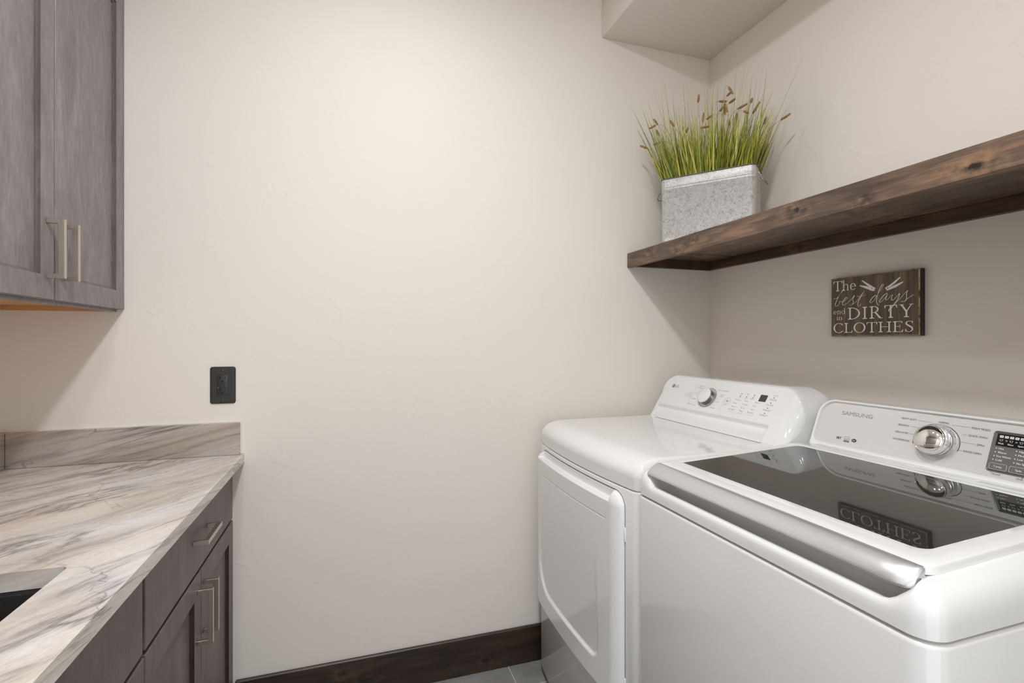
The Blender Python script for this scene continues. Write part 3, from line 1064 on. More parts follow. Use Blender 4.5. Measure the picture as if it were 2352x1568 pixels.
def stroke(pts):
    """pts (x, y, w): smooth variable width stroke"""
    P = []
    m = len(pts)
    for i in range(m - 1):
        p0, p1, p2, p3 = pts[max(i - 1, 0)], pts[i], pts[i + 1], pts[min(i + 2, m - 1)]
        for k in range(6):
            f = k / 6
            P.append(tuple(0.5 * ((2 * p1[j]) + (-p0[j] + p2[j]) * f + (2 * p0[j] - 5 * p1[j] + 4 * p2[j] - p3[j]) * f * f + (-p0[j] + 3 * p1[j] - 3 * p2[j] + p3[j]) * f ** 3) for j in range(3)))
    P.append(tuple(pts[-1]))
    L, R = [], []
    for i, q in enumerate(P):
        a, c = P[max(i - 1, 0)], P[min(i + 1, len(P) - 1)]
        dx, dy = c[0] - a[0], c[1] - a[1]
        l = math.hypot(dx, dy) or 1
        L.append((q[0] - dy / l * q[2] / 2, q[1] + dx / l * q[2] / 2))
        R.append((q[0] + dy / l * q[2] / 2, q[1] - dx / l * q[2] / 2))
    return [('g', L, R)]


K, H_ = 0.115, 0.045
XH = 0.62
GL = {
    'T': (0.86, stem(0.37, K, s1=False) + [G_poly([(0.0, 0.955), (0.86, 0.955), (0.86, 1.0), (0.0, 1.0)]), G_poly([(0.0, 0.955), (0.0, 0.76), (0.03, 0.76), (0.10, 0.955)]), G_poly([(0.86, 0.955), (0.86, 0.76), (0.83, 0.76), (0.76, 0.955)])]),
    'D': (0.98, stem(0.12, K) + bowl(0.235, 0.5, 0.72, 0.5, 0.125, 0.045, -90, 90)),
    'I': (0.36, stem(0.12, K)),
    'R': (0.92, stem(0.12, K) + bowl(0.30, 0.735, 0.37, 0.265, 0.11, 0.042, -90, 90) + [G_poly([(0.2, 1.0), (0.31, 1.0), (0.31, 0.958), (0.2, 0.958)]), G_poly([(0.2, 0.512), (0.31, 0.512), (0.31, 0.47), (0.2, 0.47)]), G_poly([(0.36, 0.51), (0.49, 0.51), (0.86, 0.045), (0.96, 0.035), (0.96, 0.0), (0.72, 0.0)])]),
    'Y': (0.90, stem(0.395, K, 0, 0.48, s1=False) + [G_poly([(0.06, 0.97), (0.20, 0.97), (0.51, 0.46), (0.395, 0.44)]), G_poly([(0.74, 0.97), (0.80, 0.97), (0.50, 0.44), (0.45, 0.50)]), G_poly([(-0.02, 0.962), (0.30, 0.962), (0.30, 1.0), (-0.02, 1.0)]), G_poly([(0.62, 0.962), (0.92, 0.962), (0.92, 1.0), (0.62, 1.0)])]),
    'C': (0.90, bowl(0.50, 0.5, 0.50, 0.515, 0.13, 0.045, 42, 318) + [G_poly([(0.82, 0.72), (0.85, 0.72), (0.86, 0.99), (0.83, 0.99), (0.80, 0.90)]), G_poly([(0.84, 0.14), (0.88, 0.24), (0.86, 0.27), (0.80, 0.17)])]),
    'L': (0.74, stem(0.12, K) + [G_poly([(0.2, 0.0), (0.70, 0.0), (0.70, 0.042), (0.2, 0.042)]), G_poly([(0.70, 0.0), (0.74, 0.24), (0.71, 0.24), (0.60, 0.042), (0.60, 0.0)])]),
    'O': (1.02, bowl(0.51, 0.5, 0.51, 0.515, 0.135, 0.045, 0, 360, 48)),
    'H': (1.02, stem(0.12, K) + stem(0.785, K) + [G_poly([(0.2, 0.50), (0.80, 0.50), (0.80, 0.542), (0.2, 0.542)])]),
    'E': (0.80, stem(0.12, K) + [G_poly([(0.2, 0.0), (0.74, 0.0), (0.74, 0.042), (0.2, 0.042)]), G_poly([(0.2, 0.958), (0.70, 0.958), (0.70, 1.0), (0.2, 1.0)]), G_poly([(0.2, 0.50), (0.55, 0.50), (0.55, 0.542), (0.2, 0.542)]),
                                G_poly([(0.74, 0.0), (0.79, 0.24), (0.76, 0.24), (0.64, 0.042), (0.64, 0.0)]), G_poly([(0.70, 1.0), (0.72, 0.80), (0.69, 0.80), (0.60, 0.958), (0.60, 1.0)]), G_poly([(0.53, 0.40), (0.56, 0.40), (0.56, 0.64), (0.53, 0.64)])]),
    'S': (0.64, stroke([(0.55, 0.80, 0.05), (0.47, 0.94, 0.05), (0.30, 0.985, 0.045), (0.13, 0.90, 0.085), (0.11, 0.72, 0.12), (0.32, 0.54, 0.135), (0.50, 0.38, 0.12), (0.52, 0.17, 0.09), (0.34, 0.018, 0.045), (0.14, 0.06, 0.05), (0.05, 0.22, 0.05)]) + [G_poly([(0.53, 0.76), (0.56, 0.76), (0.56, 1.0), (0.53, 1.0), (0.50, 0.90)]), G_poly([(0.03, 0.0), (0.06, 0.0), (0.10, 0.10), (0.07, 0.28), (0.03, 0.28)])]),
    'h': (0.70, stem(0.08, 0.09, s1=False) + [G_poly([(0.0, 1.0), (0.17, 1.03), (0.17, 0.95), (0.0, 0.965)])] + stroke([(0.15, 0.48, 0.04), (0.28, 0.60, 0.05), (0.42, 0.60, 0.06), (0.50, 0.50, 0.085), (0.51, 0.35, 0.09), (0.51, 0.02, 0.09)]) + [G_poly([(0.38, 0), (0.64, 0), (0.64, 0.04), (0.38, 0.04)])]),
    'e': (0.60, bowl(0.28, 0.31, 0.27, 0.33, 0.09, 0.045, 0, 325) + [G_poly([(0.04, 0.33), (0.55, 0.33), (0.55, 0.37), (0.04, 0.37)])]),
    'n': (0.70, stem(0.08, 0.09, 0, XH, s1=False) + [G_poly([(0.0, 0.60), (0.17, 0.66), (0.17, 0.55), (0.0, 0.56)])] + stroke([(0.15, 0.48, 0.04), (0.28, 0.60, 0.05), (0.42, 0.60, 0.06), (0.50, 0.50, 0.085), (0.51, 0.35, 0.09), (0.51, 0.02, 0.09)]) + [G_poly([(0.38, 0), (0.64, 0), (0.64, 0.04), (0.38, 0.04)])]),
    'd': (0.68, bowl(0.29, 0.31, 0.28, 0.33, 0.09, 0.045, 0, 360) + stem(0.49, 0.09, 0, 1.05, s0=False, s1=False) + [G_poly([(0.40, 1.0), (0.58, 1.05), (0.58, 0.96), (0.40, 0.965)]), G_poly([(0.5, 0), (0.66, 0), (0.66, 0.04), (0.5, 0.04)])]),
    'i': (0.30, stem(0.09, 0.09, 0, XH, s1=False) + [G_poly([(0.0, 0.60), (0.18, 0.66), (0.18, 0.55), (0.0, 0.56)])] + bowl(0.135, 0.87, 0.065, 0.065, 0.064, 0.064, 0, 360, 16)),
}


def serif(mb, face, word, u0, u1, v0, v1, gap=0.07, h=0.0004):
    tot = sum(GL[c][0] for c in word) + gap * (len(word) - 1)
    sx = (u1 - u0) / tot
    sy = v1 - v0
    x = 0
    for c in word:
        for ke, el in enumerate(GL[c][1]):
            h = 0.0004 + ke * 0.00003
            if el[0] == 'p':
                mb.poly([face.p(u0 + (x + p[0]) * sx, v0 + p[1] * sy, h) for p in el[1]])
            else:
                mb.grid([[face.p(u0 + (x + p[0]) * sx, v0 + p[1] * sy, h) for p in row] for row in el[1:]], 0, False)
        x += GL[c][0] + gap


b = MB()
serif(b, SG, 'The', 0.0100, 0.0895, 0.1490, 0.1815, 0.02)
serif(b, SG, 'end', 0.0106, 0.0520, 0.0735, 0.0905, 0.06)
serif(b, SG, 'in', 0.0215, 0.0430, 0.0540, 0.0690, 0.06)
serif(b, SG, 'DIRTY', 0.0605, 0.2580, 0.0540, 0.0920, 0.16)
serif(b, SG, 'CLOTHES', 0.0106, 0.2590, 0.0115, 0.0430, 0.10)
script = dict(
    b=[(10.6, 126.8), (14.6, 124.0), (25.5, 128.7), (37.2, 143.8), (43.0, 151.9), (47.2, 151.5), (43.0, 148.7), (32.3, 136.9), (22.5, 120.3), (16.6, 105.1), (19.1, 100.3), (25.5, 101.7), (32.3, 109.5), (31.0, 115.1), (43.0, 112.0)],
    e=[(43.0, 112.0), (50.7, 116.3), (58.3, 122.9), (57.4, 126.1), (52.6, 124.6), (44.9, 115.8), (42.0, 107.0), (45.9, 102.1), (52.6, 104.4), (62.1, 110.0), (75.2, 121.6), (81.7, 130.8)],
    s=[(81.7, 130.8), (82.6, 128.1), (76.7, 118.8), (79.3, 111.4), (76.1, 102.8), (70.5, 100.1), (66.8, 102.5)],
    st=[(70.5, 100.1), (80.7, 104.2), (91.7, 113.2), (100.8, 124.8), (116.9, 143.4)],
    t=[(116.9, 143.4), (106.2, 128.7), (95.7, 110.2), (93.9, 99.8), (96.3, 94.9), (99.9, 96.2), (104.8, 102.5)],
    tb=[(91.7, 128.2), (99.0, 125.4), (118.6, 129.0)],
    d=[(153.1, 122.1), (148.1, 124.2), (137.8, 115.7), (132.6, 106.6), (135.2, 103.0), (142.9, 107.5), (153.1, 122.1), (163.2, 137.3), (172.3, 150.7), (173.5, 154.9), (169.9, 155.2), (161.5, 140.8), (155.2, 122.8), (152.8, 107.7), (155.2, 98.1), (159.0, 94.3), (161.0, 96.0)],
    a=[(186.6, 125.9), (182.2, 128.0), (171.5, 119.3), (162.4, 106.9), (163.6, 101.4), (169.9, 106.0), (179.7, 117.0), (186.2, 126.4), (183.0, 118.7), (180.2, 110.6), (182.2, 107.8), (187.9, 111.3), (195.9, 120.1), (200.7, 122.2)],
    y=[(200.7, 122.2), (197.2, 112.6), (198.3, 106.5), (203.9, 108.4), (213.3, 117.0), (220.3, 124.5), (216.4, 111.0), (208.6, 98.5), (199.1, 87.6), (189.8, 79.1), (189.2, 74.1), (192.7, 76.1), (199.1, 84.3), (210.2, 98.4), (225.7, 113.5)],
    s2=[(225.7, 113.5), (234.9, 124.0), (242.8, 131.3), (239.5, 123.6), (239.5, 112.4), (237.2, 102.9), (230.3, 99.7), (225.0, 100.6), (225.0, 102.2)],
    fl=[(237.2, 102.9), (244.0, 108.8), (251.5, 113.7), (258.5, 117.1)])
for key, pts in script.items():
    q = []
    for i, p in enumerate(pts):
        down = 0
        if 0 < i < len(pts) - 1:
            dy = pts[i + 1][1] - pts[i - 1][1]
            down = 1 if dy < -4 else 0
        q.append((p[0] / 1000, p[1] / 1000, 0.0019 if down else 0.0011))
    for el in stroke(q):
        b.grid([[SG.p(p[0], p[1], 0.0005) for p in row] for row in el[1:]], 0, False)
pins = [[(105.8, 174.6), (108.9, 176.0), (150.1, 147.0), (148.4, 143.8), (142.1, 145.3), (125.6, 156.4)], [(98.1, 159.6), (101.7, 161.0), (127.4, 154.5), (148.1, 142.1), (145.5, 138.1), (137.8, 140.0)],
        [(221.9, 173.7), (222.7, 169.9), (202.3, 151.7), (183.0, 140.4), (178.9, 142.5), (179.7, 145.7), (192.7, 152.7)], [(230.3, 158.8), (230.7, 156.0), (210.2, 143.5), (183.8, 135.7), (181.7, 138.9), (187.9, 142.4), (203.9, 149.9)]]
for pn in pins:
    b.poly([SG.p(p[0] / 1000, p[1] / 1000, 0.0006) for p in pn], 0)
for (x, y, r) in ((126.5, 154.6, 1.1), (139.5, 147.2, 1.7), (201.5, 152.6, 1.1), (186.0, 143.6, 1.9)):
    SG.disc(b, x / 1000, y / 1000, r / 1000, 0.0008, 1)
b.build('lettering', [M['letter'], M['sign']], t)

# ================================================================ DRYER
def bow(y, x_end=0.703, x_mid=0.680, y0=-0.757, y1=-0.070, rc=0.022):
    """plan outline of the bowed front; small corner radius at both ends"""
    c, hl = (y0 + y1) / 2, (y1 - y0) / 2
    tt = abs((y - c) / hl)
    x = x_mid + (x_end - x_mid) * tt ** 2.1
    e = (1 - tt) * hl
    if e < rc:
        x += rc - math.sqrt(max(0, rc * rc - (rc - e) ** 2))
    return x


DY0, DY1, DXB = -0.757, -0.070, 1.440
SEAM = 0.885
t = thing('clothes_dryer', 'white dryer with a white dial standing in the corner beside the back wall', 'dryer', (1.07, -0.41, 0.0))


def ysamp(y0, y1, rc, n=40, m=8):
    ys = []
    for k in range(m):
        ys.append(y0 + rc * (1 - math.cos(PI / 2 * k / m)))
    for k in range(n + 1):
        ys.append(y0 + rc + (y1 - y0 - 2 * rc) * k / n)
    for k in range(m - 1, -1, -1):
        ys.append(y1 - rc * (1 - math.cos(PI / 2 * k / m)))
    return ys


YS = ysamp(DY0, DY1, 0.022)


def bow_outline(d=0.0):
    """closed outline: bowed front from y0 to y1 then straight back"""
    out = [(bow(y) + d, y) for y in YS]
    out[0] = (out[0][0], DY0 + d)
    out[-1] = (out[-1][0], DY1 - d)
    out.append((DXB - d, DY1 - d))
    out.append((DXB - d, DY0 + d))
    return out


b = MB()
rows = [[(x, y, z) for x, y in bow_outline(d)] for d, z in ((0.004, 0.030), (0.0, 0.034), (0.0, SEAM - 0.007), (0.0015, SEAM - 0.004), (0.005, SEAM - 0.003), (0.006, SEAM + 0.002))]
b.grid(rows, 0, True, closed=True)
b.poly(rows[0][::-1])
b.poly(rows[-1])
b.build('cabinet_shell', M['white_side'], t)
# top cover as a height field
b = MB()
RF, RS, TZ, TZ0 = 0.082, 0.012, 0.967, 0.918
xs = [(RF * (1 - math.cos(PI / 2 * k / 14))) for k in range(15)]
NX = 110
for k in range(1, NX + 1):
    xs.append(RF + (1.437 - 0.70 - RF) * k / NX)
YT = ysamp(DY0 + 0.0015, DY1 - 0.0015, 0.022, 180)


def tray(x, y):
    """shallow tray pressed into the rear of the top cover"""
    # boundary curve from (1.168,-.134) sweeping to (.895,-.669)
    lim_x = 0.865 + 0.31 * max(0.0, min(1.0, (y + 0.675) / 0.545)) ** 1.15
    ex = sstep(-0.012, 0.020, x - lim_x)
    ey = sstep(-0.004, 0.008, y + 0.676)
    ey2 = sstep(-0.004, 0.008, -0.112 - y)
    return 0.0035 * ex * ey * ey2


rows = []
for y in YT:
    e = min(y - YT[0], YT[-1] - y)
    ge = math.sqrt(max(0, 1 - (1 - min(e / RS, 1)) ** 2))
    xf = bow(max(DY0 + 0.0001, min(DY1 - 0.0001, y))) + 0.0015
    row = []
    for d in xs:
        fe = math.sqrt(max(0, 1 - (1 - min(d / RF, 1)) ** 2))
        hgt = TZ0 + (TZ - TZ0) * fe * (0.35 + 0.65 * ge) if d > 0 else TZ0
        sc = (1.437 - xf) / (1.437 - 0.70)
        x = xf + d * (sc if d > RF else 1) if d <= RF else xf + RF + (d - RF) * (1.437 - xf - RF) / (1.437 - 0.70 - RF)
        row.append((x, y, hgt - tray(x, y)))
    rows.append(row)
b.grid(rows, 0, True)
edge = [r[0] for r in rows] + rows[-1][1:] + [r[-1] for r in rows[::-1]][1:] + rows[0][1:-1][::-1]
skirt0 = edge
skirt1 = [(p[0], p[1], SEAM + 0.001) for p in edge]
b.grid([skirt0, skirt1], 0, True, closed=True)
o = b.build('top_cover', M['white'], t)
# console
CY0, CY1 = -0.7475, -0.0745
b = MB()
front = []                                            # profile: (x, z, recess weight)
P0, P1 = (1.190, 0.9645), (1.289, 1.122)


def slope(f):
    return (P0[0] + (P1[0] - P0[0]) * f, P0[1] + (P1[1] - P0[1]) * f)


# f along the slope; v of the measured face = (f*186mm) - 70mm
fs = [0.0, 0.02, 0.05, 0.10, 0.16, 0.205, 0.222, 0.235, 0.30, 0.325, 0.335, 0.345, 0.36, 0.5, 0.7, 0.88]
rec = [0.0, 0.001, 0.0035, 0.009, 0.0145, 0.0175, 0.018, 0.0175, 0.005, 0.001, 0.0, 0.0, 0, 0, 0, 0]
prof = []
for f, r in zip(fs, rec):
    x, z = slope(f)
    prof.append((x, z, r))
rt = 0.016
cx, cz = P1[0] + 0.008, 1.116
for k in range(7):
    a = math.radians(148 - 58 * k / 6)
    prof.append((cx + rt * math.cos(a) + 0.001, cz + rt * math.sin(a), 0))
prof += [(1.37, 1.131, 0), (1.392, 1.127, 0), (1.41, 1.112, 0), (1.425, 1.07, 0), (1.432, 0.965, 0)]
R = 0.050
ysec = []
for k in range(11):
    ysec.append(R * (1 - math.cos(PI / 2 * k / 10)))
secs = [CY1 - e for e in ysec]
inner_s = [CY1 - R - (CY1 - CY0 - 2 * R) * k / 50 for k in range(1, 50)]
secs = [q for q in secs + inner_s if q > CY0 + 0.0885] + [CY0 + 0.088 * (1 - math.cos(PI / 2 * k / 24)) for k in range(24, -1, -1)]
extra = [-0.086, -0.090, -0.0905, -0.094, -0.655, -0.664, -0.6645, -0.668]
secs = sorted(set(secs + extra), reverse=True)
rows = []
ZB, ZT_ = 0.9645, 1.132
for y in secs:
    e = min(CY1 - y, y - CY0)
    RC = 0.088 if y - CY0 < CY1 - y else R
    h = (ZT_ - ZB) - (RC - math.sqrt(max(0, RC * RC - (RC - min(e, RC)) ** 2)))
    side = 1 - math.sqrt(max(0, 1 - (1 - min(e / 0.012, 1)) ** 2))
    wr = sstep(-0.0865, -0.0935, y) * sstep(-0.6675, -0.660, y) if False else (1.0 if (-0.6645 < y < -0.0900) else 0.0)
    if -0.0905 < y < -0.086:
        wr = 0.0
    eR = y - CY0
    sideR = 1 - math.sqrt(max(0, 1 - (1 - min(eR / 0.045, 1)) ** 2))
    row = []
    for (x, z, r) in prof:
        kf = h / (ZT_ - ZB)
        z2 = min(z, ZB + (z - ZB) * kf + 0.0)
        x2 = x
        if x < 1.30:
            ff = (z2 - P0[1]) / (P1[1] - P0[1])
            x2 = P0[0] + (P1[0] - P0[0]) * ff + 0.004 * side
            if z > P1[1]:
                x2 = x - (z - z2) * 0.62 + 0.004 * side
            x2 += r * wr + 0.040 * sideR * max(0.0, min(1.0, (z2 - 0.962) / 0.05))
            x2 = min(x2, 1.40)
        row.append((x2, y, z2))
    rows.append(row)
b.grid(rows, 0, True)
b.poly(rows[0])
b.poly(rows[-1][::-1])
con = b.build('control_console', M['white'], t)
# make the recess edges crisp
FD = Face((1.234, 0, 1.019), (0, -1, 0), (0.051, 0, 0.103))
FD.n = -FD.n if FD.n.x > 0 else FD.n
# the built slope passes a little in front of / behind that plane: lift prints onto it
n_ = FD.n


def lift():
    q = Vector((P0[0], 0, P0[1]))
    return (q - FD.o).dot(FD.n)


s1 = Vector((P1[0], 0, P1[1])) - Vector((P0[0], 0, P0[1]))
FD = Face((P0[0] + s1.x * ((1.019 - P0[1]) / s1.z), 0, 1.019), (0, -1, 0), (s1.x, 0, s1.z))
FD.n = Vector((-s1.z, 0, s1.x)).normalized()
b = MB()
# LG roundel and letters
FD.disc(b, 0.131, 0.0835, 0.0082, 0.0006, 2, 28)
FD.ring(b, 0.131, 0.0835, 0.0060, 0.0009, 0, 270, 0.0009, 4)
FD.rect(b, 0.1303, 0.0800, 0.1312, 0.0860, 0.0009, 4)
FD.rect(b, 0.1303, 0.0800, 0.1335, 0.0808, 0.0009, 4)
FD.disc(b, 0.1282, 0.0862, 0.0009, 0.0009, 4)
FD.text(b, 'LG', 0.1435, 0.0785, 0.0105, 0.021, mi=2)
PM = [M['white'], M['ink_mid'], M['ink'], M['ink_dark'], M['white_matte']]
b.build('logo', PM, con)
b = MB()
# programme names round the dial
lw = 0.0007
for (tx, uu, vv, al) in (('Perm Press', 0.281, 0.0960, 'L'), ('Normal', 0.280, 0.0880, 'L'), ('Towels', 0.276, 0.0645, 'L'), ('Delicates', 0.272, 0.0405, 'L'), ('Bedding', 0.267, 0.0165, 'L'),
                         ('Speed Dry', 0.412, 0.0890, 'L'), ('Time Dry', 0.408, 0.0720, 'L'), ('Air Dry', 0.407, 0.0650, 'L'), ('Cool', 0.405, 0.0415, 'L'), ('Freshen', 0.392, 0.0170, 'L')):
    FD.text(b, tx, uu, vv, 0.0042, mi=1, align=al)
FD.line(b, [(0.268, 0.096), (0.268, 0.058)], lw, mi=1)
FD.line(b, [(0.2655, 0.050), (0.2655, 0.016)], lw, mi=1)
FD.line(b, [(0.438, 0.062), (0.438, 0.015)], lw, mi=1)
FD.line(b, [(0.300, 0.089), (0.318, 0.089)], lw, mi=1)
FD.line(b, [(0.387, 0.0905), (0.408, 0.0905)], lw, mi=1)
FD.line(b, [(0.288, 0.0175), (0.312, 0.0175)], lw, mi=1)
FD.line(b, [(0.394, 0.0435), (0.402, 0.0435)], lw, mi=1)
FD.ring(b, 0.252, 0.0540, 0.0118, 0.0008, mi=1)
FD.ring(b, 0.252, 0.0535, 0.0050, 0.0007, 125, 415, mi=1)
FD.line(b, [(0.252, 0.055), (0.252, 0.060)], 0.0007, mi=1)
FD.ring(b, 0.229, 0.0575, 0.0032, 0.0006, mi=1)
FD.text(b, 'Power', 0.2225, 0.0475, 0.0034, mi=1)
FD.ring(b, 0.4545, 0.0540, 0.0128, 0.0008, mi=1)
b.poly([FD.p(0.4505, 0.0500, 0.0006), FD.p(0.4505, 0.0580, 0.0006), FD.p(0.4555, 0.0540, 0.0006)], 2)
FD.rect(b, 0.4570, 0.0505, 0.4580, 0.0575, mi=2)
FD.text(b, 'Start', 0.4450, 0.0370, 0.0034, mi=1)
b.build('dial_markings', PM, con)
b = MB()
# options
cols = [(0.5020, 0.0890), (0.5300, 0.0900), (0.5575, 0.0900), (0.5010, 0.0790), (0.5290, 0.0790), (0.5570, 0.0790)]
for (uu, vv), tx in zip(cols, ('Sensing', 'Dry', 'Cool', 'Wrinkle', 'Check Filter', 'Child Lock')):
    FD.rect(b, uu - 0.0020, vv - 0.0010, uu + 0.0020, vv + 0.0010, mi=3)
    FD.text(b, tx, uu, vv - 0.0062, 0.0026, mi=1, align='C')
for (u0, names) in ((0.4860, ('Very Dry', 'More', 'Normal')), (0.5305, ('High', 'Medium', 'Low')), (0.5745, ('60 min', '50', '40'))):
    for k, tx in enumerate(names):
        vv = 0.0645 - 0.0135 * k
        FD.disc(b, u0 - 0.0004 * k, vv, 0.0013, mi=3, n=12)
        FD.text(b, tx, u0 + 0.0045, vv - 0.0018, 0.0036, mi=1)
for (uu, tx) in ((0.4900, 'Dry Level'), (0.5330, 'Temp.'), (0.5740, 'Time Dry')):
    FD.text(b, tx, uu, 0.0240, 0.0050, mi=1, align='C')
    FD.line(b, [(uu - 0.014, 0.0165), (uu + 0.014, 0.0165)], 0.0004, mi=1)
for k, tx in enumerate(('More Time', 'Less Time', 'Energy Saver', 'Wrinkle Care')):
    vv = 0.0895 - 0.0190 * k
    uu = 0.6370 - 0.0027 * k
    FD.rect(b, uu - 0.0022, vv - 0.0010, uu + 0.0022, vv + 0.0010, mi=3)
    FD.text(b, tx, uu, vv - 0.0085, 0.0042, mi=1, align='C')
    FD.line(b, [(uu - 0.013, vv - 0.0105), (uu + 0.013, vv - 0.0105)], 0.0004, mi=1)
FD.text(b, 'Time Dry', 0.6390, 0.0960, 0.0034, mi=1, align='C')
b.build('option_markings', PM, con)
b = MB()
FD.rect(b, 0.5830, 0.0705, 0.6115, 0.0945, 0.0007)
b.build('display_window', M['lcd'], con)
# dial
dk = MB()
T = FD.frame(0.3535, 0.0545, 0.0)
T = Matrix((FD.u, FD.v, FD.n)).transposed().to_4x4()
T.translation = Vector(FD.p(0.3535, 0.0545, 0.0004))
dk.lathe([(0.0396, 0.0002), (0.0395, 0.0009), (0.0388, 0.0009), (0.0386, 0.0003)], T, 64, 2)
dk.lathe([(0.0384, 0.0003), (0.036, 0.0003), (0.0275, 0.0004)], T, 64, 1)
dk.lathe([(0.0285, 0.0002), (0.0290, 0.004), (0.0293, 0.0165), (0.0296, 0.0175)], T, 64, 3)
dk.lathe([(0.0296, 0.0175), (0.0303, 0.0188), (0.0300, 0.0212), (0.0284, 0.0226), (0.015, 0.0232), (0.0, 0.0233)], T, 64, 0)
d_ = dk.build('dial', [M['white_matte'], M['emboss'], M['ink'], M['knob_side']], con)
d_['label'] = 'round white programme dial'

# door (height field over the bowed front)
DDY0, DDY1, DDZ0, DDZ1 = -0.706, -0.118, 0.300, 0.868


def rr_dist(y, z):
    """distance inside a rounded rectangle"""
    cy, cz_ = (DDY0 + DDY1) / 2, (DDZ0 + DDZ1) / 2
    hy, hz = (DDY1 - DDY0) / 2, (DDZ1 - DDZ0) / 2
    r = 0.04
    qx, qy = abs(y - cy) - (hy - r), abs(z - cz_) - (hz - r)
    return r - (math.hypot(max(qx, 0), max(qy, 0)) + min(max(qx, qy), 0))


def door_h(y, z):
    d = rr_dist(y, z)
    T_ = 0.026
    if d <= 0:
        return 0.0
    right = sstep(-0.62, -0.70, y)
    rad = 0.010 + 0.022 * right + 0.004
    f = min(d / rad, 1)
    h = T_ * math.sqrt(max(0, 1 - (1 - f) ** 2))
    # hand scoop under the top edge
    zl = 0.838
    iny = sstep(-0.672, -0.655, y) * sstep(-0.130, -0.142, y)
    s = sstep(zl + 0.001, zl + 0.006, z) * iny
    h = h * (1 - s) + s * 0.0018
    # flap seam
    sv = abs(z - 0.789)
    if y > -0.652:
        h -= 0.0022 * max(0, 1 - sv / 0.0022)
    if 0.789 < z < 0.803:
        h -= 0.0022 * max(0, 1 - abs(y + 0.6535) / 0.0022)
    # recessed centre panel
    pin = min(y + 0.618, z - 0.372)
    r = 0.040
    qx, qz = (-0.618 + r) - y, (0.372 + r) - z
    if qx > 0 and qz > 0:
        pin = r - math.hypot(qx, qz)
    if z < 0.786:
        rl = 0.11
        lx, lz = y - (-0.148 - rl), (0.372 + rl) - z
        pl = (rl - math.hypot(lx, lz)) if lx > 0 and lz > 0 else -0.148 - y
        pin = min(pin, pl)
        wd = 0.011 + 0.018 * sstep(0.42, 0.66, z)
        h -= 0.0075 * sstep(0.0, wd, pin) * sstep(0.76, 0.42, z)
    return h


b = MB()
ny, nz = 190, 250
ys_ = sorted(set([DDY0 + (DDY1 - DDY0) * (0.5 - 0.5 * math.cos(PI * k / ny)) * 0.25 + (DDY1 - DDY0) * k / ny * 0.75 for k in range(ny + 1)]))
zs_ = [DDZ0 + (DDZ1 - DDZ0) * k / nz for k in range(nz + 1)] + [0.789, 0.7868, 0.7912, 0.839, 0.8415, 0.844]
zs_ = sorted(set(zs_))
rows = []
idx = {}
verts, faces = [], []


def cell_in(y, z):
    return rr_dist(y, z) > -0.0015


for j, z in enumerate(zs_):
    for i, y in enumerate(ys_):
        d = rr_dist(y, z)
        yy, zz = y, z
        if -0.006 < d < 0 or d <= 0:
            # snap outside vertices onto the outline
            cy, cz_ = (DDY0 + DDY1) / 2, (DDZ0 + DDZ1) / 2
            hy, hz = (DDY1 - DDY0) / 2, (DDZ1 - DDZ0) / 2
            r = 0.04
            ay, az = abs(y - cy) - (hy - r), abs(z - cz_) - (hz - r)
            l = math.hypot(ay, az)
            if ay > 0 and az > 0 and l > r:
                yy = cy + math.copysign(hy - r + ay / l * r, y - cy)
                zz = cz_ + math.copysign(hz - r + az / l * r, z - cz_)
        verts.append((bow(yy, rc=0.001) - door_h(yy, zz) + 0.0012, yy, zz))
W_ = len(ys_)
for j in range(len(zs_) - 1):
    for i in range(W_ - 1):
        ym, zm = (ys_[i] + ys_[i + 1]) / 2, (zs_[j] + zs_[j + 1]) / 2
        if cell_in(ym, zm):
            faces.append((j * W_ + i, j * W_ + i + 1, (j + 1) * W_ + i + 1, (j + 1) * W_ + i))
b.add(verts, faces, 0, True)
o = b.build('door', M['white'], t)
# thin dark gap line round the door
b = MB()
g1, g2 = [], []
for p in rrect(DDY0 - 0.0025, DDY1 + 0.0025, DDZ0 - 0.0025, DDZ1 + 0.0025, 0.042, 10, dens=24):
    g1.append((bow(p[0], rc=0.001) - 0.0004, p[0], p[1]))
    g2.append((bow(p[0], rc=0.001) - 0.0004, p[0] - p[2] * 0.0035, p[1] - p[3] * 0.0035))
b.grid([g1, g2], 0, False, closed=True)
b.build('door_gap', M['ink'], t)
for zz in (0.76, 0.36):
    MB().box(bow(-0.708, rc=0.001) - 0.0035, bow(-0.708, rc=0.001) + 0.001, -0.7105, -0.705, zz - 0.019, zz + 0.019, bev=0.0015).build('hinge', M['white_matte'], t)
for (x, y) in ((0.74, -0.11), (0.74, -0.71), (1.38, -0.11), (1.38, -0.71)):
    MB().lathe([(0.0, 0.0), (0.022, 0.0), (0.022, 0.012), (0.010, 0.014), (0.010, 0.0305)], Matrix.Translation((x, y, 0.0)), 20).build('levelling_foot', M['rubber'], t)
MB().box(0.722, 1.42, -0.745, -0.082, 0.014, 0.0295).build('gap_shade', M['rubber'], t)  # black slab standing in for the shaded gap under the dryer

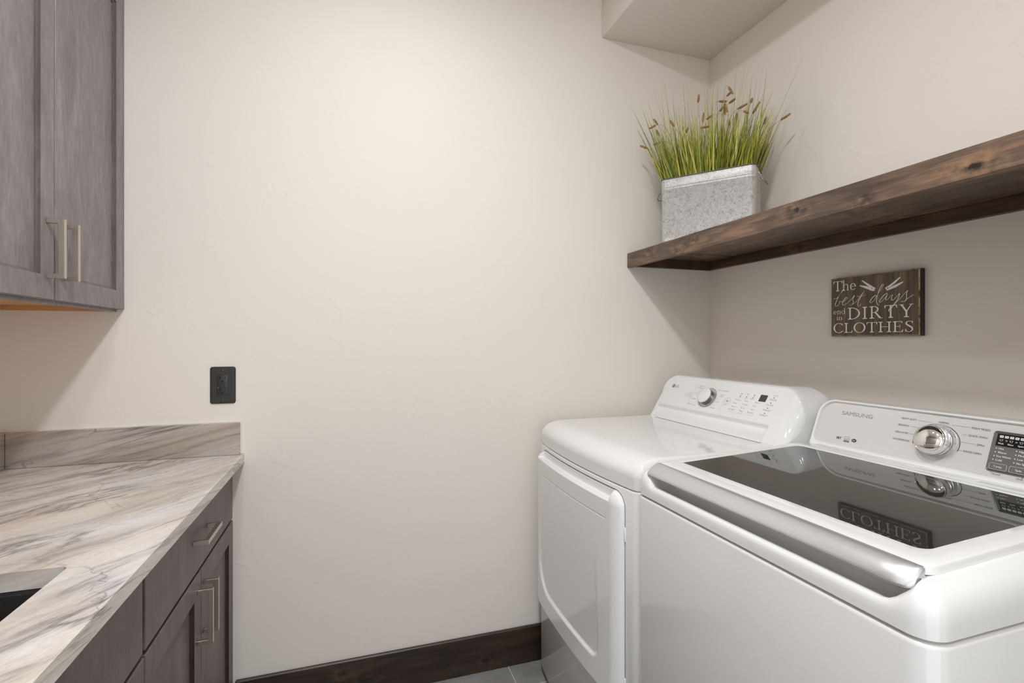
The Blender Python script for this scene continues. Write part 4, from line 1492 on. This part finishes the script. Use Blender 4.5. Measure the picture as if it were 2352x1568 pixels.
# ================================================================ WASHER
t = thing('washing_machine', 'white top-loading washer with a dark glass lid and silver control panel', 'washing machine', (1.07, -1.10, 0.0))
WX0, WX1, WY0, WY1 = 0.696, 1.445, -1.442, -0.764
WS = 0.889
b = MB()
ol = rrect(WX0, WX1, WY0, WY1, 0.0, 8, rs=(0.01, 0.01, 0.022, 0.034))
rows = [[(p[0] - p[2] * d, p[1] - p[3] * d, z) for p in ol] for d, z in ((0.004, 0.03), (0, 0.034), (0, WS - 0.010), (0.0012, WS - 0.006), (0.0045, WS - 0.0035), (0.008, WS - 0.003), (0.008, WS + 0.002))]
b.grid(rows, 0, True, closed=True)
b.poly(rows[0][::-1])
b.poly(rows[-1])
b.build('cabinet_shell', M['white_side'], t)


def wslope(x):
    return 0.05 * (x - 0.79)


def lid_z(x):
    return 0.972 + wslope(x)


# top cover with the grip hollow in front
ol = rrect(WX0 + 0.001, WX1, WY0 + 0.001, WY1 - 0.001, 0.0, 10, rs=(0.01, 0.01, 0.022, 0.034), dens=70)
side = [(0.0, 0.8905), (0.0, 0.903), (0.0, 0.914), (0.0012, 0.926), (0.0042, 0.9365), (0.0092, 0.9455), (0.0155, 0.9520), (0.0230, 0.9572), (0.0300, 0.9584), (0.034, 0.9584), (0.0365, 0.9575), (0.060, 0.951)]
grip = [(0.0, 0.8905), (0.0, 0.900), (0.0002, 0.909), (0.0018, 0.9150), (0.0055, 0.9185), (0.0110, 0.9183), (0.0180, 0.9163), (0.0260, 0.9133), (0.0340, 0.9118), (0.042, 0.913), (0.049, 0.921), (0.053, 0.950)]
rows = []
for (ds, zs), (dg, zg) in zip(side, grip):
    row = []
    for (x, y, nx, ny_) in ol:
        w = 0.0
        if nx < -0.9:
            w = sstep(WY1 - 0.030, WY1 - 0.062, y) * sstep(WY0 + 0.026, WY0 + 0.070, y)
        d = ds * (1 - w) + dg * w
        z = zs * (1 - w) + zg * w
        xx, yy = x - nx * d, y - ny_ * d
        kz = max(0, min(1, (z - 0.8905) / 0.06))
        z += wslope(xx) * kz if xx > 0.79 else wslope(xx) * kz * (1 - w)
        row.append((xx, yy, z))
    rows.append(row)
b = MB()
b.grid(rows, 0, True, closed=True)
b.poly(rows[-1])
# rear deck between the lid and the console
xr0, xr1 = 1.190, 1.300
rws = []
for (x, dz) in ((xr0 - 0.004, -0.018), (xr0 - 0.0035, -0.004), (xr0, -0.0015), (xr0 + 0.025, -0.004), (xr0 + 0.060, -0.0115), (xr1, -0.0150)):
    rws.append([(x, WY1 - 0.0335, lid_z(x) + dz - 0.012), (x, WY1 - 0.0345, lid_z(x) + dz), (x, WY0 + 0.0345, lid_z(x) + dz), (x, WY0 + 0.0335, lid_z(x) + dz - 0.012)])
b.grid(rws, 0, True)
cov = b.build('top_cover', M['white'], t)

# lid
LY0, LY1, LX0, LX1 = -1.4085, -0.796, 0.7345, 1.184
lid_o = rrect(LX0, LX1, LY0, LY1, 0.0, 8, rs=(0.012, 0.012, 0.010, 0.030), dens=6)
lid_i = rrect(0.790, 1.166, -1.372, -0.822, 0.0, 8, rs=(0.025, 0.018, 0.003, 0.018), dens=6)
b = MB()


def lo(pts, d, dz):
    return [(p[0] - p[2] * d, p[1] - p[3] * d, lid_z(p[0]) + dz) for p in pts]


rows = [lo(lid_o, 0.0, -0.0135), lo(lid_o, 0.0, -0.003), lo(lid_o, 0.0009, -0.0009), lo(lid_o, 0.003, 0.0), lo(lid_i, -0.0015, 0.0), lo(lid_i, -0.0003, -0.0006), lo(lid_i, 0.0, -0.0025)]
b.grid(rows, 0, True, closed=True)
b.poly(rows[0][::-1])
lid = b.build('lid', M['white'], t)
b = MB()
rows = [lo(lid_i, 0.0006, -0.0040), lo(lid_i, 0.0006, -0.0012)]
b.grid(rows, 0, False, closed=True)
b.poly(rows[1])
b.poly(rows[0][::-1])
o = b.build('glass_panel', M['glass'], lid)
o['label'] = 'dark tinted glass window of the lid'
# grip bar
pr_ = [(0.7385, 0.9700), (0.7330, 0.9700), (0.7260, 0.9672), (0.7180, 0.9620), (0.7110, 0.9555), (0.7060, 0.9500), (0.7035, 0.9460), (0.7035, 0.9435), (0.7050, 0.9425), (0.7100, 0.9425), (0.7250, 0.9450), (0.7385, 0.9470)]
HY0, HY1 = -1.4060, -0.7985
ysb = [HY1, HY1 - 0.001, HY1 - 0.003] + [HY1 - 0.003 - (HY1 - HY0 - 0.010) * k / 30 for k in range(1, 31)] + [HY0 + 0.004, HY0 + 0.0015, HY0]
rows = []
for i, y in enumerate(ysb):
    e = min(HY1 - y, y - HY0)
    ins = 0.0022 * (1 - math.sqrt(max(0, 1 - (1 - min(e / 0.003, 1)) ** 2)))
    # front right end tucks back a little
    tuck = 0.012 * sstep(HY0 + 0.020, HY0, y) ** 2
    rows.append([(x + (ins if x < 0.73 else 0) + tuck * (0.7385 - x) / 0.035, y, z - (ins if z > 0.96 else -ins * 0.4)) for x, z in pr_])
b = MB()
b.grid(rows, 0, True, closed=True)
b.poly(rows[0])
b.poly(rows[-1][::-1])
o = b.build('lid_handle', M['satin'], lid)
o['label'] = 'long satin chrome grip bar'

# console
CF = Face((1.268, 0, 0.985), (0, -1, 0), (0.050, 0, 0.127))
CF.n = Vector((-0.127, 0, 0.050)).normalized()
U0, U1, V0, V1 = 0.766, 1.441, -0.014, 0.1325


def con_out(d):
    """outline of the console front in (u, v); upper corners rounded"""
    return [(p[0] - p[2] * d, p[1] - p[3] * d) for p in rrect(U0, U1, V0, V1, 0.0, 12, rs=(0.004, 0.046, 0.046, 0.004), dens=10)]


def con_in(d, dv=0.0):
    return [(p[0] - p[2] * d, max(p[1] - p[3] * d, 0.006 + dv)) for p in rrect(U0 + 0.0075, U1 - 0.0075, 0.0065, V1 - 0.0065, 0.0, 12, rs=(0.016, 0.041, 0.041, 0.016), dens=10)]


b = MB()
fr = [[CF.p(u, v, 0.0) for u, v in con_in(0.0)], [CF.p(u, v, 0.0018) for u, v in [(p[0] * 0.5 + q[0] * 0.5, p[1] * 0.5 + q[1] * 0.5) for p, q in zip(con_in(0), con_out(0))]],
      [CF.p(u, v, 0.0004) for u, v in con_out(0.0015)], [CF.p(u, v, -0.003) for u, v in con_out(0.0)]]
back = []
for (xx, d) in ((1.36, 0.0), (1.405, 0.004), (1.425, 0.014)):
    row = []
    for u, v in con_out(d):
        p = CF.p(u, v, -0.003)
        row.append((max(xx, p[0] + 0.002), p[1], p[2] if d == 0 else max(0.960, p[2] - d)))
    back.append(row)
rows = [[CF.p(u, v, -0.0050) for u, v in con_in(0.0006)]] + fr + back
b.grid(rows, 0, True, closed=True)
b.poly(rows[-1])
con = b.build('control_console', M['white'], t)
b = MB()
r0 = [CF.p(u, v, -0.0045) for u, v in con_in(0.0006)]
b.poly(r0)
pan = b.build('control_panel', M['silver'], con)
pan['label'] = 'brushed silver control panel'
PH = -0.0039
b = MB()
CF.text(b, 'SAMSUNG', 0.836, 0.0925, 0.0105, 0.085, PH, 0, bold=0.0010)
o = b.build('logo', M['emboss'], con)
b = MB()
CF.text(b, 'VRT', 0.8395, 0.0225, 0.0072, 0.0140, PH, 2, bold=0.0003)
CF.text(b, 'TM', 0.8545, 0.0280, 0.0018, None, PH, 1)
# small icon box
CF.rect(b, 0.8625, 0.0185, 0.8775, 0.0225, PH, 1)
CF.line(b, [(0.8630, 0.0240), (0.8770, 0.0240)], 0.0005, PH, 1)
CF.line(b, [(0.8630, 0.0240), (0.8630, 0.0330)], 0.0005, PH, 1)
CF.line(b, [(0.8770, 0.0240), (0.8770, 0.0330)], 0.0005, PH, 1)
CF.line(b, [(0.8630, 0.0330), (0.8770, 0.0330)], 0.0005, PH, 1)
CF.line(b, [(0.8650, 0.0275), (0.8700, 0.0265), (0.8750, 0.0290)], 0.0008, PH, 1)
CF.disc(b, 0.8900, 0.0265, 0.0068, PH, 2, 28, ry=0.0045)
CF.text(b, 'he', 0.8900, 0.0245, 0.0046, 0.0072, PH + 0.0003, 0, 'C')
b.build('feature_icons', [M['glow'], M['ink'], M['ink_dark']], con)
b = MB()
for (tx, u, v, al) in (('HEAVY DUTY', 0.9915, 0.1040, 'L'), ('BEDDING', 0.9885, 0.0865, 'L'), ('DELICATES', 0.9855, 0.0680, 'L'), ('WATERPROOF', 0.9840, 0.0495, 'L'), ('NORMAL', 1.0735, 0.1065, 'L'),
                       ('PERM PRESS', 1.1390, 0.1035, 'L'), ('QUICK WASH', 1.1365, 0.0860, 'L'), ('SPIN', 1.1555, 0.0680, 'L'), ('RINSE+SPIN', 1.1350, 0.0490, 'L')):
    wd = {'HEAVY DUTY': 0.0345, 'BEDDING': 0.0245, 'DELICATES': 0.0300, 'WATERPROOF': 0.0385, 'NORMAL': 0.0220, 'PERM PRESS': 0.0340, 'QUICK WASH': 0.0350, 'SPIN': 0.0130, 'RINSE+SPIN': 0.0325}[tx]
    CF.text(b, tx, u, v, 0.0044, wd, PH, 1, al)
for ln in ([(1.029, 0.1060), (1.0590, 0.1050), (1.0605, 0.1030)], [(1.016, 0.0882), (1.040, 0.0882)], [(1.0185, 0.0698), (1.032, 0.0698)], [(1.101, 0.1045), (1.104, 0.1060), (1.1360, 0.1060)],
           [(1.1250, 0.0880), (1.1340, 0.0880)], [(1.1265, 0.0705), (1.1530, 0.0700)], [(1.1250, 0.0512), (1.1330, 0.0512)]):
    CF.line(b, ln, 0.0004, PH, 1)
CF.ring(b, 1.0775, 0.0605, 0.0485, 0.0013, -17, 197, PH, 2, 64, ry=0.0435)
b.build('dial_markings', [M['glow'], M['ink'], M['ink_dark']], con)
b = MB()
CF.text(b, 'Sound', 1.1930, 0.0135, 0.0040, None, PH, 1)
CF.disc(b, 1.1905, 0.0165, 0.0008, PH, 2, 10)
CF.text(b, 'Child Lock', 1.2330, 0.0130, 0.0036, None, PH, 1)
CF.disc(b, 1.2420, 0.0178, 0.0008, PH, 2, 10)
b.build('display_markings', [M['glow'], M['ink'], M['ink_dark']], con)
# dial
T = Matrix((CF.u, CF.v, CF.n)).transposed().to_4x4()
T.translation = Vector(CF.p(1.0775, 0.0605, -0.0045))
b = MB()
b.lathe([(0.0435, 0.0002), (0.0430, 0.0012), (0.0420, 0.0010), (0.0350, 0.0006), (0.030, 0.0006)], T, 64, 1)
for k in range(10):
    a = math.radians(-18 + k * 23.5)
    q0 = T @ Vector((0.0375 * math.cos(a), 0.0375 * math.sin(a), 0.0013))
    q1 = T @ Vector((0.0410 * math.cos(a), 0.0410 * math.sin(a), 0.0014))
    sd = T.to_3x3() @ Vector((-math.sin(a), math.cos(a), 0)) * 0.0003
    b.poly([tuple(q0 - sd), tuple(q1 - sd), tuple(q1 + sd), tuple(q0 + sd)], 2)
b.lathe([(0.0330, 0.0006), (0.0345, 0.0030), (0.0342, 0.0065), (0.0334, 0.0080), (0.0334, 0.0125), (0.0338, 0.0130), (0.0334, 0.0136), (0.0332, 0.0230), (0.0326, 0.0260), (0.0314, 0.0276), (0.0308, 0.0276), (0.0304, 0.0272), (0.0300, 0.0276), (0.0280, 0.0294), (0.0235, 0.0322), (0.0170, 0.0346), (0.0095, 0.0360), (0.0, 0.0364)], T, 72, 0)
d_ = b.build('dial', [M['chrome'], M['emboss'], M['ink']], con)
d_['label'] = 'domed chrome programme dial'
# display
b = MB()
DU0, DU1, DV0, DV1 = 1.1810, 1.3450, 0.0195, 0.1070
rows = [[CF.p(p[0] - p[2] * d, p[1] - p[3] * d, h) for p in rrect(DU0, DU1, DV0, DV1, 0.006, 6)] for d, h in ((0, -0.0046), (0.0, -0.0028), (0.0012, -0.0018), (0.0025, -0.0020), (0.0034, -0.0036), (0.0042, -0.0040))]
b.grid(rows, 0, True, closed=True)
dsp = b.build('display_bezel', M['disp_frame'], con)
b = MB()
b.poly([CF.p(p[0], p[1], -0.0040) for p in rrect(DU0 + 0.004, DU1 - 0.004, DV0 + 0.004, DV1 - 0.004, 0.003, 4)], 0)
CF.rect(b, DU0 + 0.0062, 0.0755, DU1 - 0.006, DV1 - 0.0048, -0.0037, 1)
h = -0.0034
for k in range(9):
    u = 1.1915 + k * 0.0086
    b.poly([CF.p(q[0], q[1], h) for q in rrect(u, u + 0.0066, 0.0935, 0.0985, 0.001, 3)], 2)
    CF.line(b, [(u + 0.0012, 0.0960), (u + 0.0054, 0.0960)], 0.0008, h + 0.0002, 3)
for k, tx in enumerate(('Wash', 'Rinse', 'Spin')):
    u = 1.1955 + k * 0.0165
    CF.line(b, [(u - 0.0028, 0.0900), (u - 0.0018, 0.0862), (u + 0.0018, 0.0862), (u + 0.0028, 0.0900)], 0.0005, h, 2)
    CF.line(b, [(u - 0.0028, 0.0895), (u - 0.001, 0.0885), (u + 0.001, 0.0900), (u + 0.0028, 0.0890)], 0.0004, h, 2)
    CF.text(b, tx, u, 0.0795, 0.0034, 0.0092, h, 2, 'C', bold=0.0003)
    if k < 2:
        for q in (0, 0.0018):
            CF.line(b, [(u + 0.0070 + q, 0.0865), (u + 0.0085 + q, 0.0880), (u + 0.0070 + q, 0.0895)], 0.0005, h, 2)
for k, (a, c) in enumerate((('Hot', 'High'), ('Warm', 'Medium'), ('Eco Warm', 'Low'), ('Cold', 'No Spin'))):
    v = 0.0700 - 0.0083 * k
    CF.disc(b, 1.1905 - 0.0008 * k * 0.5, v, 0.0012, h, 2, 12)
    CF.text(b, a, 1.1945 - 0.0004 * k, v - 0.0018, 0.0039, None, h, 2, bold=0.0004)
    CF.disc(b, 1.2240, v, 0.0012, h, 2, 12)
    CF.text(b, c, 1.2280, v - 0.0018, 0.0039, None, h, 2, bold=0.0004)
for (u, tx) in ((1.1855, 'Temp.'), (1.2190, 'Spin')):
    bb = [(p[0], p[1]) for p in rrect(u, u + 0.0290, 0.0245, 0.0375, 0.0022, 4)]
    CF.line(b, bb + [bb[0]], 0.0005, h, 2)
    CF.text(b, tx, u + 0.0145, 0.0290, 0.0044, None, h, 2, 'C', bold=0.0003)
bb = [(p[0], p[1]) for p in rrect(1.2525, 1.2815, 0.0245, 0.0375, 0.0022, 4)]
CF.line(b, bb + [bb[0]], 0.0005, h, 2)
b.build('display_screen', [M['disp'], M['disp_black'], M['glow'], M['disp']], dsp)
for (x, y) in ((0.76, -0.82), (0.76, -1.38), (1.38, -0.82), (1.38, -1.38)):
    MB().lathe([(0.0, 0.0), (0.022, 0.0), (0.022, 0.012), (0.010, 0.014), (0.010, 0.0305)], Matrix.Translation((x, y, 0.0)), 20).build('levelling_foot', M['rubber'], t)
